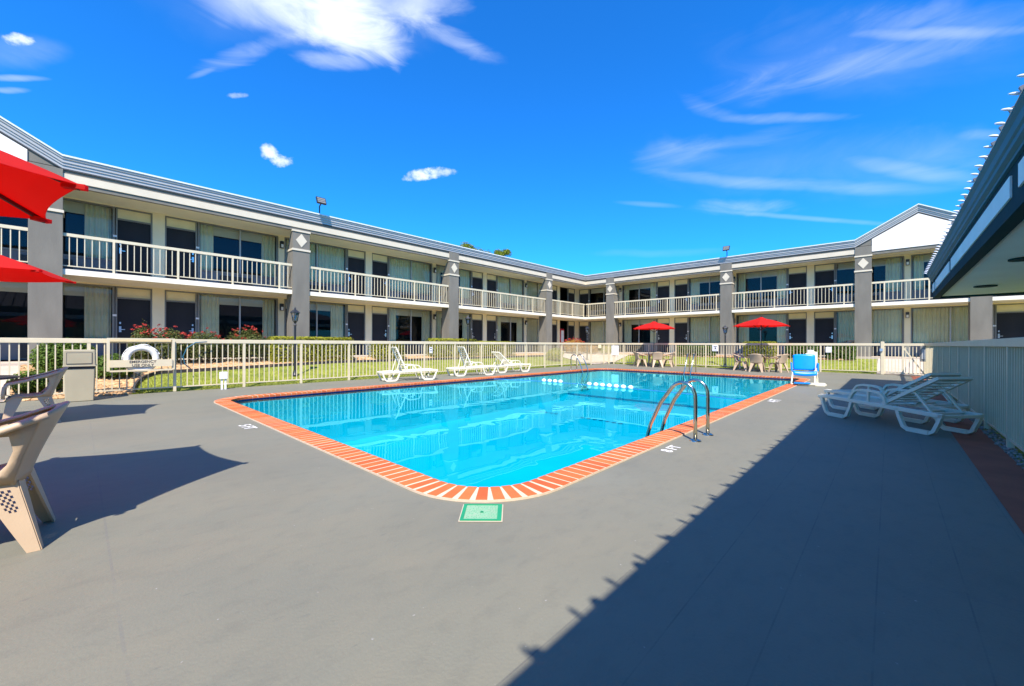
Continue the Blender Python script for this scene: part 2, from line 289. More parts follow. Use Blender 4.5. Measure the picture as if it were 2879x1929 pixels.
# ------------------------------------------------------------------ mesh builder
class MB:
    def __init__(s, fn=None): s.v = []; s.f = []; s.fn = fn
    def add(s, vs, fs):
        o = len(s.v); s.v += [tuple(p) for p in vs]; s.f += [tuple(i + o for i in f) for f in fs]
    def box(s, x0, x1, y0, y1, z0, z1):
        s.add([(x0, y0, z0), (x1, y0, z0), (x1, y1, z0), (x0, y1, z0), (x0, y0, z1), (x1, y0, z1), (x1, y1, z1), (x0, y1, z1)],
              [(0, 3, 2, 1), (4, 5, 6, 7), (0, 1, 5, 4), (1, 2, 6, 5), (2, 3, 7, 6), (3, 0, 4, 7)])
    def obox(s, p, q, w, h, up=(0, 0, 1)):       # a bar from p to q, w wide, h high
        s.sweep([p, q], w, h, up=up)
    def sweep(s, pts, w, h, up=(0, 0, 1), closed=False):
        pts = [Vector(p) for p in pts]; n = len(pts); rings = []
        up = Vector(up)
        for i, p in enumerate(pts):
            a = pts[(i - 1) % n] if (i > 0 or closed) else p; b = pts[(i + 1) % n] if (i < n - 1 or closed) else p
            d = (b - a).normalized(); sx = d.cross(up)
            if sx.length < 1e-4: sx = d.cross(Vector((0, 1, 0)))
            sx.normalize(); uy = sx.cross(d).normalized()
            k = 1.0
            if (0 < i < n - 1) or closed:
                c = (p - a).normalized().dot(d); k = 1 / max(.6, c)
            rings.append([p + sx * w / 2 * 1 + uy * h / 2 * k, p - sx * w / 2 + uy * h / 2 * k, p - sx * w / 2 - uy * h / 2 * k, p + sx * w / 2 - uy * h / 2 * k])
        vs = [v for r in rings for v in r]; fs = []
        m = n if closed else n - 1
        for i in range(m):
            j = (i + 1) % n
            for k in range(4): fs.append((i * 4 + k, i * 4 + (k + 1) % 4, j * 4 + (k + 1) % 4, j * 4 + k))
        if not closed: fs += [(3, 2, 1, 0), tuple((n - 1) * 4 + k for k in range(4))]
        s.add(vs, fs)
    def tube(s, pts, r, seg=10, closed=False, r2=None):
        pts = [Vector(p) for p in pts]; n = len(pts); vs = []; fs = []
        d0 = (pts[1] - pts[0]).normalized(); ref = Vector((0, 0, 1)) if abs(d0.z) < .9 else Vector((1, 0, 0))
        nx = d0.cross(ref).normalized()
        for i, p in enumerate(pts):
            a = pts[(i - 1) % n] if (i > 0 or closed) else p; b = pts[(i + 1) % n] if (i < n - 1 or closed) else p
            d = (b - a).normalized(); nx = (nx - d * nx.dot(d)).normalized(); ny = d.cross(nx)
            rr = r if r2 is None else r + (r2 - r) * i / (n - 1)
            for k in range(seg):
                t = 2 * pi * k / seg; vs.append(p + nx * math.cos(t) * rr + ny * math.sin(t) * rr)
        m = n if closed else n - 1
        for i in range(m):
            j = (i + 1) % n
            for k in range(seg): fs.append((i * seg + k, i * seg + (k + 1) % seg, j * seg + (k + 1) % seg, j * seg + k))
        if not closed: fs += [tuple(range(seg))[::-1], tuple((n - 1) * seg + k for k in range(seg))]
        s.add(vs, fs)
    def lathe(s, prof, c=(0, 0, 0), seg=24):     # prof: (r,z)
        vs = []; fs = []; n = len(prof)
        for r, z in prof:
            for k in range(seg): t = 2 * pi * k / seg; vs.append((c[0] + r * math.cos(t), c[1] + r * math.sin(t), c[2] + z))
        for i in range(n - 1):
            for k in range(seg): fs.append((i * seg + k, i * seg + (k + 1) % seg, (i + 1) * seg + (k + 1) % seg, (i + 1) * seg + k))
        fs += [tuple(range(seg))[::-1], tuple((n - 1) * seg + k for k in range(seg))]
        s.add(vs, fs)
    def prism(s, poly, axis, t0, t1):            # poly in the 2 other axes
        n = len(poly)
        def P(a, b, t): return {'x': (t, a, b), 'y': (a, t, b), 'z': (a, b, t)}[axis]
        s.add([P(a, b, t0) for a, b in poly] + [P(a, b, t1) for a, b in poly],
              [tuple(range(n))[::-1], tuple(range(n, 2 * n))] + [(i, (i + 1) % n, n + (i + 1) % n, n + i) for i in range(n)])
    def grid(s, nu, nv, fn):
        vs = [fn(i / nu, j / nv) for j in range(nv + 1) for i in range(nu + 1)]
        s.add(vs, [(j * (nu + 1) + i, j * (nu + 1) + i + 1, (j + 1) * (nu + 1) + i + 1, (j + 1) * (nu + 1) + i) for j in range(nv) for i in range(nu)])
    def build(s, name, m, parent=None, smooth=False, solid=0, bevel=0, loc=None, recalc=True, off=-1):
        me = bpy.data.meshes.new(name)
        vs = [s.fn(*v) for v in s.v] if s.fn else s.v
        if parent is not None and getattr(s, 'world', False):
            w = Vector((0, 0, 0)); q = parent
            while q: w += q.location; q = q.parent
            vs = [(v[0] - w.x, v[1] - w.y, v[2] - w.z) for v in vs]
        me.from_pydata(vs, [], s.f)
        if recalc:
            bm = bmesh.new(); bm.from_mesh(me); bmesh.ops.recalc_face_normals(bm, faces=bm.faces); bm.to_mesh(me); bm.free()
        me.materials.append(m)
        if smooth:
            me.polygons.foreach_set('use_smooth', [True] * len(me.polygons))
        o = bpy.data.objects.new(name, me); COL.objects.link(o); o.parent = parent
        if loc: o.location = loc
        if solid:
            d = o.modifiers.new('solid', 'SOLIDIFY'); d.thickness = solid; d.offset = off
        if bevel:
            b = o.modifiers.new('bevel', 'BEVEL'); b.width = bevel; b.segments = 2; b.limit_method = 'ANGLE'; b.angle_limit = R(40)
            me.polygons.foreach_set('use_smooth', [True] * len(me.polygons))
            wn = o.modifiers.new('wn', 'WEIGHTED_NORMAL'); wn.keep_sharp = True
        return o
def W(fn=None):
    b = MB(fn); b.world = True; return b
def tag(o, label=None, cat=None, group=None, kind=None):
    if label: o['label'] = label
    if cat: o['category'] = cat
    if group: o['group'] = group
    if kind: o['kind'] = kind
    return o
def thing(name, label, cat, loc=(0, 0, 0), rz=0, group=None):
    o = bpy.data.objects.new(name, None); COL.objects.link(o); o.empty_display_size = .2
    o.location = loc; o.rotation_euler = (0, 0, rz); return tag(o, label, cat, group)
def copy_tree(o, parent=None):
    c = o.copy(); COL.objects.link(c); c.parent = parent
    for ch in list(o.children): copy_tree(ch, c)
    return c
def place(o, loc, rz, label, group=None):
    o.location = loc; o.rotation_euler = (0, 0, rz); o['label'] = label
    if group: o['group'] = group
    return o
def struct(o): o['kind'] = 'structure'; return o
def text(s, size, name, m, parent, loc, rot, extr=.001):
    cu = bpy.data.curves.new(name, 'FONT'); cu.body = s; cu.size = size; cu.extrude = extr; cu.align_x = 'CENTER'; cu.align_y = 'CENTER'
    cu.offset = size * .012
    tmp = bpy.data.objects.new(name, cu); COL.objects.link(tmp); dg = bpy.context.evaluated_depsgraph_get()
    me = bpy.data.meshes.new_from_object(tmp.evaluated_get(dg)); bpy.data.objects.remove(tmp)
    me.materials.clear(); me.materials.append(m)
    o = bpy.data.objects.new(name, me); COL.objects.link(o); o.parent = parent; o.location = loc; o.rotation_euler = rot; return o

# ================================================================== SETTING
P_U0, P_U1, P_V0, P_V1, CW = 1.93, 18.75, 2.07, 11.1, .285
DU0, DU1, DV0, DV1 = -9.0, 23.72, -1.02, 13.42
def rrect(u0, u1, v0, v1, r, seg=12):
    pts = []
    for (cx, cy, a0) in ((u1 - r, v0 + r, -90), (u1 - r, v1 - r, 0), (u0 + r, v1 - r, 90), (u0 + r, v0 + r, 180)):
        for k in range(seg + 1): t = R(a0 + 90 * k / seg); pts.append((cx + r * math.cos(t), cy + r * math.sin(t)))
    return pts
RO = .88; outer = rrect(P_U0, P_U1, P_V0, P_V1, RO); inner = rrect(P_U0 + CW, P_U1 - CW, P_V0 + CW, P_V1 - CW, RO - CW)
# deck sheet with the pool cut out
bm = bmesh.new()
def loop(pts, z=0):
    vs = [bm.verts.new((x, y, z)) for x, y in pts]; return [bm.edges.new((vs[i], vs[(i + 1) % len(vs)])) for i in range(len(vs))]
ed = loop([(DU0, DV0), (DU1, DV0), (DU1, DV1), (DU0, DV1)]) + loop(outer)
bmesh.ops.triangle_fill(bm, use_beauty=True, use_dissolve=False, edges=ed)
bmesh.ops.recalc_face_normals(bm, faces=bm.faces)
for f in bm.faces:
    if f.normal.z < 0: f.normal_flip()
me = bpy.data.meshes.new('pool_deck'); bm.to_mesh(me); bm.free(); me.materials.append(M['deck'])
o = bpy.data.objects.new('pool_deck', me); COL.objects.link(o); struct(o)
b = MB()
b.box(DU0, DU1, DV1 - .1, DV1, -.3, -.004); b.box(DU0, DU1, DV0, DV0 + .1, -.3, -.004); b.box(DU1 - .1, DU1, DV0 + .1, DV1 - .1, -.3, -.004)
struct(b.build('deck_edge', M['conc']))
# coping: mortar bed + single bricks
b = MB(); no = len(outer)
vs = [(x, y, -.003) for x, y in outer] + [(x, y, .0185) for x, y in outer] + [(x, y, .0185) for x, y in inner] + [(x, y, -.06) for x, y in inner]
fs = []
for i in range(no):
    j = (i + 1) % no
    for k in range(3): fs.append((k * no + i, k * no + j, (k + 1) * no + j, (k + 1) * no + i))
b.add(vs, fs); struct(b.build('coping_mortar', M['mortar']))
def resample(pts, step):
    L_ = []; n = len(pts); tot = 0; seg = []
    for i in range(n):
        a, c = Vector(pts[i]), Vector(pts[(i + 1) % n]); d = (c - a).length; seg.append((tot, d, a, c)); tot += d
    k = round(tot / step); res = []; st = tot / k; i = 0
    for q in range(k):
        s_ = q * st
        while seg[i][0] + seg[i][1] < s_: i += 1
        t = (s_ - seg[i][0]) / max(1e-6, seg[i][1]); res.append(seg[i][2].lerp(seg[i][3], t))
    return res, st
mid = rrect(P_U0 + CW / 2, P_U1 - CW / 2, P_V0 + CW / 2, P_V1 - CW / 2, RO - CW / 2, 24)
pm, st = resample(mid, .1215); b = MB(); nb = len(pm)
for i in range(nb):
    p = pm[i]; t = (pm[(i + 1) % nb] - pm[i - 1]).normalized(); nrm = Vector((t.y, -t.x))
    g = .0075
    def c_(a, w): return p + t * a + nrm * w
    jit = random.uniform(-.0015, .0015)
    # brick edges stay parallel; the gap opens on the outer side of the curves
    hw = st / 2 - g
    q = [(-hw * .98, -CW / 2 - .012), (hw * .98, -CW / 2 - .012), (hw, CW / 2 - .001), (-hw, CW / 2 - .001)]
    cv = abs((pm[(i + 1) % nb] - pm[i]).angle(pm[i] - pm[i - 1]))
    if cv > .02: k1 = .80; q = [(-hw * k1, -CW / 2 - .012), (hw * k1, -CW / 2 - .012), (hw * .93, CW / 2 - .004), (-hw * .93, CW / 2 - .004)]
    vs = []
    for z, ins in ((-.055, 0), (.016 + jit, 0), (.021 + jit, .005)):
        for a, w in q:
            a2 = a - math.copysign(ins, a); w2 = w - math.copysign(ins, w); P = c_(a2, w2); vs.append((P.x, P.y, z))
    b.add(vs, [(3, 2, 1, 0), (8, 9, 10, 11)] + [(r * 4 + k, r * 4 + (k + 1) % 4, r * 4 + 4 + (k + 1) % 4, r * 4 + 4 + k) for r in range(2) for k in range(4)])
struct(b.build('brick_coping', M['brick']))
# basin
WL = -.055
basin_in = rrect(P_U0 + CW + .02, P_U1 - CW - .02, P_V0 + CW + .02, P_V1 - CW - .02, RO - CW - .02)
def zf(u): return -1.0 - .25 * min(1, max(0, (15.6 - u) / 1.5)) - .25 * max(0, (13 - u) / 11)
b = MB(); n_ = len(basin_in)
vs = [(x, y, -.03) for x, y in basin_in] + [(x, y, -.115) for x, y in basin_in]
b.add(vs, [(i, (i + 1) % n_, n_ + (i + 1) % n_, n_ + i) for i in range(n_)]); struct(b.build('waterline_tile', M['tile']))
b = MB(); vs = [(x, y, -.115) for x, y in basin_in] + [(x, y, -1.55) for x, y in basin_in]
b.add(vs, [(i, (i + 1) % n_, n_ + (i + 1) % n_, n_ + i) for i in range(n_)])
b.grid(40, 2, lambda i, j: (P_U0 + (P_U1 - P_U0) * i, P_V0 + (P_V1 - P_V0) * j, zf(P_U0 + (P_U1 - P_U0) * i)))
struct(b.build('pool_basin', M['plaster'], recalc=False))
b = MB(); b.box(15.3, 15.42, P_V0 + CW + .03, P_V1 - CW - .03, -1.06, -.985); struct(b.build('pool_floor_line', M['floorline']))
b = MB(); vs = [(x, y, WL) for x, y in basin_in]; b.add(vs, [tuple(range(n_))])
struct(b.build('water', M['water'], recalc=False))
# ground sheet
def gz(u, v):
    def sm(t): t = max(0, min(1, t)); return t * t * (3 - 2 * t) * .35 + t * .65
    return .60 * max(sm((v - 13.7) / 3.4), sm((u - 24.0) / 3.2)) - .02
us = [-400, -150, -60, -30, -20, -14, -9] + [-8 + i * .8 for i in range(40)] + [23.72] + [24 + i * .4 for i in range(10)] + [30, 40, 60, 120, 250, 500]
vsn = [-400, -150, -60, -30, -15, -8, -5, -3, -1.02, 1.5, 4, 6.5, 9, 11.5, 13.42, 13.7] + [14 + i * .4 for i in range(10)] + [20, 30, 50, 100, 250, 500]
us = sorted(set(us)); b = MB(); idx = {}
for i, u in enumerate(us):
    for j, v in enumerate(vsn): idx[i, j] = len(b.v); b.v.append((u, v, gz(u, v)))
for i in range(len(us) - 1):
    for j in range(len(vsn) - 1):
        if us[i] >= DU0 and us[i + 1] <= DU1 and vsn[j] >= DV0 and vsn[j + 1] <= DV1: continue
        b.f.append((idx[i, j], idx[i + 1, j], idx[i + 1, j + 1], idx[i, j + 1]))
struct(b.build('ground', M['lawn'], smooth=True))
# planting beds (soil sheets) and paths
def sheet(name, m, poly, dz, ru=24, rv=8):
    # poly: function (s,t) -> (u,v)
    b = MB(); b.grid(ru, rv, lambda s_, t_: (lambda p: (p[0], p[1], gz(*p) + dz))(poly(s_, t_))); return struct(b.build(name, m, smooth=True, recalc=False))
def bed_edge(u):
    if u < .95: return 13.45
    k = min(1, (u - .95) / .9); e = 13.6 + 2.1 * math.sqrt(max(0, 1 - (1 - k) ** 2))
    return e + .6 * min(1, max(0, (u - 2) / 5))
sheet('planting_bed', M['soil'], lambda s_, t_: ((-1.0 + 22.5 * s_), bed_edge(-1.0 + 22.5 * s_) + t_ * (17.3 - bed_edge(-1.0 + 22.5 * s_))), .02, 90, 8)
sheet('planting_bed', M['soil'], lambda s_, t_: (26.55 + .7 * t_, 14.5 - 13.2 * s_), .02, 60, 3)
sheet('path', M['conc'], lambda s_, t_: (-6 + 4.95 * s_, 13.46 + 3.9 * t_), .035, 8, 10)
sheet('path', M['conc'], lambda s_, t_: (23.75 + 3.5 * s_, -4.5 + 4.9 * t_), .035, 10, 8)
sheet('path', M['conc'], lambda s_, t_: (21.9 + 5.3 * s_ * 1.0, 13.46 + 3.9 * t_), .04, 8, 10)
b = MB(); e_ = [(u, bed_edge(u)) for u in [.96 + .02 * i for i in range(46)] + [1.9 + i * .5 for i in range(40)]]
b.sweep([(u, v, gz(u, v) + .03) for u, v in e_], .05, .14); struct(b.build('bed_edging', M['edging']))
# red painted strip and pebble gutter by the near fence
b = MB(); b.add([(-6, -1.0, .004), (23.3, -1.0, .004), (23.3, -.655, .004), (-6, -.655, .004)], [(0, 1, 2, 3)]); struct(b.build('red_strip', M['redstrip']))

def rock(b, c, r, flat=.6):
    rx, ry, rz = (r * random.uniform(.7, 1.25) for _ in range(3)); a = random.uniform(0, 6.3); ca, sa = math.cos(a), math.sin(a)
    vs = []
    for (x, y, z) in ICO:
        k = random.uniform(.85, 1.12); x, y, z = x * rx * k, y * ry * k, z * rz * flat * k
        vs.append((c[0] + x * ca - y * sa, c[1] + x * sa + y * ca, c[2] + z))
    b.add(vs, ICOF)
ph = (1 + 5 ** .5) / 2; ICO = [Vector(v).normalized() for v in [(-1, ph, 0), (1, ph, 0), (-1, -ph, 0), (1, -ph, 0), (0, -1, ph), (0, 1, ph), (0, -1, -ph), (0, 1, -ph), (ph, 0, -1), (ph, 0, 1), (-ph, 0, -1), (-ph, 0, 1)]]
ICOF = [(0, 11, 5), (0, 5, 1), (0, 1, 7), (0, 7, 10), (0, 10, 11), (1, 5, 9), (5, 11, 4), (11, 10, 2), (10, 7, 6), (7, 1, 8), (3, 9, 4), (3, 4, 2), (3, 2, 6), (3, 6, 8), (3, 8, 9), (4, 9, 5), (2, 4, 11), (6, 2, 10), (8, 6, 7), (9, 8, 1)]
b = MB()
for i in range(13000):
    u = random.uniform(-1.0, 21.4) if i % 5 < 2 else random.uniform(-1.0, 5.5)
    v = random.uniform(bed_edge(u) + .05, 17.3)
    rock(b, (u, v, gz(u, v) + .03), random.uniform(.04, .09))
for i in range(700):
    v = random.uniform(1.5, 14.5); u = random.uniform(26.55, 27.2); rock(b, (u, v, gz(u, v) + .03), random.uniform(.035, .07))
tag(b.build('river_stones', M['stone'], recalc=False), 'tan river stones filling the planting beds in front of the motel', 'stones', kind='stuff')
b = MB()
for i in range(1300):
    u = 2 + 21 * random.random() ** 1.3; rock(b, (u, random.uniform(-1.12, -1.0), .01), random.uniform(.01, .028))
tag(b.build('pebbles', M['shaderock'], recalc=False), 'small pebbles along the foot of the near right fence', 'pebbles', kind='stuff')
# grass blades
b = MB()
for i in range(46000):
    if i % 3: u = random.uniform(.9, 22); v = random.uniform(13.5, bed_edge(u) - .04) if u > 1 else 13.5
    else: u = random.uniform(23.85, 26.5); v = random.uniform(.5, 13.0)
    if u > 21.9 and v > 13.3: continue
    if random.random() < .04: continue
    z = gz(u, v); h = random.uniform(.02, .055); a = random.uniform(0, pi); w = random.uniform(.004, .009); ca, sa = math.cos(a) * w, math.sin(a) * w
    lx, ly = random.uniform(-.02, .02), random.uniform(-.02, .02)
    b.add([(u - ca, v - sa, z), (u + ca, v + sa, z), (u + lx, v + ly, z + h)], [(0, 1, 2)])
tag(b.build('grass', M['grassb'], recalc=False), 'sunlit mown grass between the pool fence and the motel', 'grass', kind='stuff')

# ================================================================== MOTEL
motel = thing('motel_building', 'two storey grey and cream motel wrapping round the pool with balconies and gables', 'building', (27.5, 17.7, .6))
def fL(a, d, z): return (a, 17.7 + d, z)
def fR(a, d, z): return (27.5 + d, a, z)
WG, ZF = 1.8, (.70, 3.43)                 # walkway depth, floor heights
ZSB, ZST = 3.25, 3.41                     # balcony slab
def both(name, m, fn, **k):
    b = W(); 
    for wing, f in (('L', fL), ('R', fR)):
        s_ = MB(); fn(s_, wing); b.add([f(*v) for v in s_.v], s_.f)
    return b.build(name, m, motel, **k)
ALO, ALN = -12.0, 27.5      # left wing along-range, near end to the corner
ARO, ARN = -11.0, 17.7
def rng(w): return (ALO, ALN) if w == 'L' else (ARO, ARN)
# slabs (corner handled by L stopping at the corner and R starting there)
def slab_fn(z0, z1, d0, d1):
    def fn(s_, w):
        a0, a1 = rng(w); s_.box(a0, a1 + (d1 if w == 'L' else 0) , d0, d1, z0, z1) if w == 'L' else s_.box(a0, a1 + d0, d0, d1, z0, z1)
    return fn
both('balcony_slab', M['slab'], slab_fn(ZSB, ZST, 0, WG))
both('balcony_floor', M['walk'], slab_fn(ZST, ZST + .012, .03, WG))
both('ground_walkway', M['conc'], slab_fn(.30, .68, -.35, WG))
both('soffit', M['soffit'], slab_fn(5.97, 6.02, .13, WG))
def fasc(s_, w):
    a0, a1 = rng(w); s_.box(a0, a1 + (.12 if w == 'L' else 0), 0, .12, 5.86, 6.36)
both('fascia', M['stucco'], fasc)
COLS_L = [-4.65, -.645, 6.23, 14.2, 22.8]; COLS_R = [15.47, 7.43, .985, -3.0, -10.6]
CWD = .65
def band_segments(cols, lo, hi, skip):
    cs = sorted(c for c in cols if c not in skip); segs = []; p = lo
    for c in cs:
        segs.append((p, c - CWD / 2)); p = c + CWD / 2
    segs.append((p, hi)); return segs
G_L, G_R = (-2.65,), (-1.008,)
for (p, q) in band_segments(COLS_L, ALO, ALN - .03, (6.23,)):
    if -4.4 < (p + q) / 2 < -.9: continue
    b = W(); b.box(p, q, 17.7 - .03, 17.7, 5.985, 6.205); b.build('fascia_band', M['white'], motel)
for (p, q) in band_segments(COLS_R, ARO, ARN - .03, ()):
    if -2.8 < (p + q) / 2 < .6: continue
    b = W(); b.box(27.5 - .03, 27.5, p, q, 5.985, 6.205); b.build('fascia_band', M['white'], motel)
# cornice profile (out, z) swept along a polyline of the roof edge
PROF = [(0, .0), (.04, .0), (.04, .085), (.065, .09), (.065, .16), (.09, .165), (.09, .25), (.115, .26), (.125, .345), (0, .345)]
CAP = [(.127, .325), (.145, .325), (.145, .372), (0, .372), (0, .347), (.127, .347)]
def kinks(a0, a1, gables, half=2.32, rise=1.33):
    pts = [(a0, 6.345)]
    for g in sorted(gables): pts += [(g - half, 6.345), (g, 6.345 + rise), (g + half, 6.345)]
    pts.append((a1, 6.345)); return [p for p in pts if a0 <= p[0] <= a1]
def profile_run(b, prof, f, path, sgn_end, z_extra=0):
    rings = []
    for i, (a, z) in enumerate(path):
        last = i == len(path) - 1
        rings.append([f(a - (o_ if last else 0), -o_, z + h) for o_, h in prof])
    n = len(prof); vs = [v for r in rings for v in r]
    fs = [(i * n + k, i * n + (k + 1) % n, (i + 1) * n + (k + 1) % n, (i + 1) * n + k) for i in range(len(rings) - 1) for k in range(n)]
    fs += [tuple(range(n))[::-1], tuple((len(rings) - 1) * n + k for k in range(n))]
    b.add(vs, fs)
pL = kinks(ALO, ALN, G_L); pR = kinks(ARO, ARN, G_R)
for nm, prof, m_ in (('cornice', PROF, M['cornice']), ('drip_edge', CAP, M['cap'])):
    b = W(); profile_run(b, prof, fL, pL, 1); profile_run(b, prof, fR, pR, 1); b.build(nm, m_, motel)
b = W()
for f, path in ((fL, pL), (fR, pR)):
    profile_run(b, [(0, -.035), (.035, -.035), (.035, 0), (0, 0)], f, path, 1)
b.build('shadow_gap', M['darkline'], motel)
# stucco behind the gables + white panels
for f, gs in ((fL, G_L), (fR, G_R)):
    for g in gs:
        b = W()
        poly = [(g - 2.32, 6.345), (g + 2.32, 6.345), (g, 7.675)]
        b.add([f(a, d, z) for d in (0.0, .12) for a, z in poly], [(0, 1, 2), (3, 5, 4), (0, 1, 4, 3), (1, 2, 5, 4), (2, 0, 3, 5)])
        w_ = 1.66; e = 6.02; poly = [(g - w_, e), (g + w_, e), (g + w_, 6.345 + 1.33 * (2.32 - w_) / 2.32 - .07), (g, 7.60), (g - w_, 6.345 + 1.33 * (2.32 - w_) / 2.32 - .07)]
        n = 5; b.build('gable_wall', M['stucco'], motel); g2 = W(); g2.add([f(a, d, z) for d in (-.03, 0) for a, z in poly], [tuple(range(n)), tuple(range(n, 2 * n))[::-1]] + [(i, (i + 1) % n, n + (i + 1) % n, n + i) for i in range(n)]); g2.build('gable_panel', M['gable'], motel)
# roof: low slope behind the cornice, ridge over the gables
b = W()
def roof_run(f, path, depth, wing):
    pts = [(a, z + .33) for a, z in path]
    for i in range(len(pts) - 1):
        (a0, z0), (a1, z1) = pts[i], pts[i + 1]
        e0 = a0 ; e1 = a1
        if i == len(pts) - 2: e1 = a1 + depth
        vs = [f(a0, .0, z0), f(a1, .0, z1), f(e1, depth, max(z1, 6.68) + .15), f(e0, depth, max(z0, 6.68) + .15)]
        b.add(vs, [(0, 1, 2, 3)])
roof_run(fL, pL, 9.0, 'L'); roof_run(fR, pR, 9.0, 'R')
b.build('roof', M['asph'], motel, recalc=False)
# back of the building
b = W(); b.box(ALO, 38, 21.2, 28, .3, 6.6); b.box(31.2, 38, ARO, 21.2, .3, 6.6); b.build('rear_block', M['cream'], motel)
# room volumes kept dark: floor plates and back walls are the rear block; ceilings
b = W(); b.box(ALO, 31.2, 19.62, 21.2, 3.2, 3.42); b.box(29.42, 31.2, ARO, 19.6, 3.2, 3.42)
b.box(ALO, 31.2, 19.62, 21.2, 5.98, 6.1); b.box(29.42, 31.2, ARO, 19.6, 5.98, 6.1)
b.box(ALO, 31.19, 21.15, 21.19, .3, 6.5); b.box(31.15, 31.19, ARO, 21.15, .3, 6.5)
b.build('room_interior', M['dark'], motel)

# columns with head taper, two bands and a diamond
def make_column(f, c, over):
    nb_ = W(lambda *v: v); cd = .62
    def bx(b, a0, a1, d0, d1, z0, z1): b.add([f(*v) for v in [(a0, d0, z0), (a1, d0, z0), (a1, d1, z0), (a0, d1, z0), (a0, d0, z1), (a1, d0, z1), (a1, d1, z1), (a0, d1, z1)]], [(0, 3, 2, 1), (4, 5, 6, 7), (0, 1, 5, 4), (1, 2, 6, 5), (2, 3, 7, 6), (3, 0, 4, 7)])
    h = CWD / 2; a0, a1 = c - h, c + h; fr = -.06
    top = 6.34 if over else 5.86
    b = W(); bx(b, a0, a1, fr, cd, .28, 5.10)
    # head: rear edge leans forward towards the fascia
    b.add([f(*v) for v in [(a0, fr, 5.102), (a1, fr, 5.102), (a1, cd, 5.102), (a0, cd, 5.102), (a0, fr, 5.86), (a1, fr, 5.86), (a1, .13, 5.86), (a0, .13, 5.86)]], [(0, 3, 2, 1), (4, 5, 6, 7), (0, 1, 5, 4), (1, 2, 6, 5), (2, 3, 7, 6), (3, 0, 4, 7)])
    if over: bx(b, a0, a1, fr, -.001, 5.862, 6.31)
    col = b.build('column', M['stucco'], motel)
    for z0, z1, dd in ((5.03, 5.11, cd), (5.80, 5.87, .20)):
        q = W(); bx(q, a0 - .025, a1 + .025, fr - .03, dd + .025 if dd == cd else .15, z0, z1); q.build('column_band', M['white'], col)
    q = W(); zc = 5.46
    for k, (hw, hh, d) in enumerate(((.215, .275, -.075),)):
        q.add([f(*v) for v in [(c - hw, d, zc), (c, d, zc - hh), (c + hw, d, zc), (c, d, zc + hh), (c - hw, fr - .001, zc), (c, fr - .001, zc - hh), (c + hw, fr - .001, zc), (c, fr - .001, zc + hh)]],
              [(0, 1, 2, 3), (7, 6, 5, 4), (0, 1, 5, 4), (1, 2, 6, 5), (2, 3, 7, 6), (3, 0, 4, 7)])
    q.build('diamond', M['white'], col)
for c in COLS_L: make_column(fL, c, c != 6.23)
for c in COLS_R: make_column(fR, c, True)
# balcony railings, one per bay, posts every 1.565
def railing(f, a0, a1, posts):
    b = W()
    def bx(b, p0, p1, d0, d1, z0, z1): b.add([f(*v) for v in [(p0, d0, z0), (p1, d0, z0), (p1, d1, z0), (p0, d1, z0), (p0, d0, z1), (p1, d0, z1), (p1, d1, z1), (p0, d1, z1)]], [(0, 3, 2, 1), (4, 5, 6, 7), (0, 1, 5, 4), (1, 2, 6, 5), (2, 3, 7, 6), (3, 0, 4, 7)])
    bx(b, a0, a1, .02, .075, 4.385, 4.475); bx(b, a0, a1, .035, .06, 3.50, 3.53)
    s_ = posts[0] - 30 * .1565
    while s_ < a1:
        if s_ > a0 + .03 and min(abs(s_ - p) for p in posts) > .05: bx(b, s_ - .011, s_ + .011, .037, .059, 3.53, 4.386)
        s_ += .1565
    r = b.build('railing', M['railw'], motel)
    for p in posts:
        if a0 < p < a1: q = W(); bx(q, p - .028, p + .028, .016, .072, 3.40, 4.386); q.build('railing_post', M['railw'], r)
PL = [.75 + 1.565 * k for k in range(-9, 18)]; PR = [.18 + 1.565 * k for k in range(-8, 12)]
def bays(cols, lo, hi): 
    cs = sorted(cols); e = [lo] + [x for c in cs for x in (c - CWD / 2, c + CWD / 2)] + [hi]; return [(e[i], e[i + 1]) for i in range(0, len(e), 2)]
for a0, a1 in bays(COLS_L, ALO, ALN - .02): railing(fL, a0, a1, PL)
for a0, a1 in bays(COLS_R, ARO, ARN - .02): railing(fR, a0, a1, PR)

# doors and windows: prototypes in local space (x along the wall, y into it, z up from the floor)
protos = []
def bxm(b, *a): b.box(*a)
def make_door(hside):
    d = thing('door', None, None); del_keys(d)
    b = MB(); b.box(.045, .905, .06, .10, .01, 2.08); slab = b.build('door', M['door'], motel); 
    bpy.data.objects.remove(d)
    b = MB(); b.box(0, .045, 0, .12, 0, 2.50); b.box(.905, .95, 0, .12, 0, 2.50); b.box(.045, .905, 0, .12, 2.08, 2.13); b.box(.045, .905, 0, .12, 2.455, 2.50); b.build('door_frame', M['frame'], slab)
    b = MB(); b.box(.045, .905, .05, .08, 2.13, 2.455); b.build('transom_panel', M['transom'], slab)
    x = .12 if hside < 0 else .83; s_ = 1 if hside < 0 else -1
    b = MB(); b.box(x - .03, x + .03, .045, .06, .92, 1.12); b.box(x - .01, x + .01, .0, .045, 1.0, 1.02); b.box(min(x, x + s_ * .12), max(x, x + s_ * .12), -.005, .012, .998, 1.022); b.box(x - .022, x + .022, .045, .058, 1.20, 1.27); b.build('door_handle', M['chrome'], slab)
    x = -.02 if hside < 0 else .97; b = MB(); b.box(x - .05, x + .05, -.012, -.002, 1.46, 1.53); b.build('number_plate', M['sign'], slab)
    return slab
def del_keys(o):
    for k in list(o.keys()): del o[k]
WW = 2.80
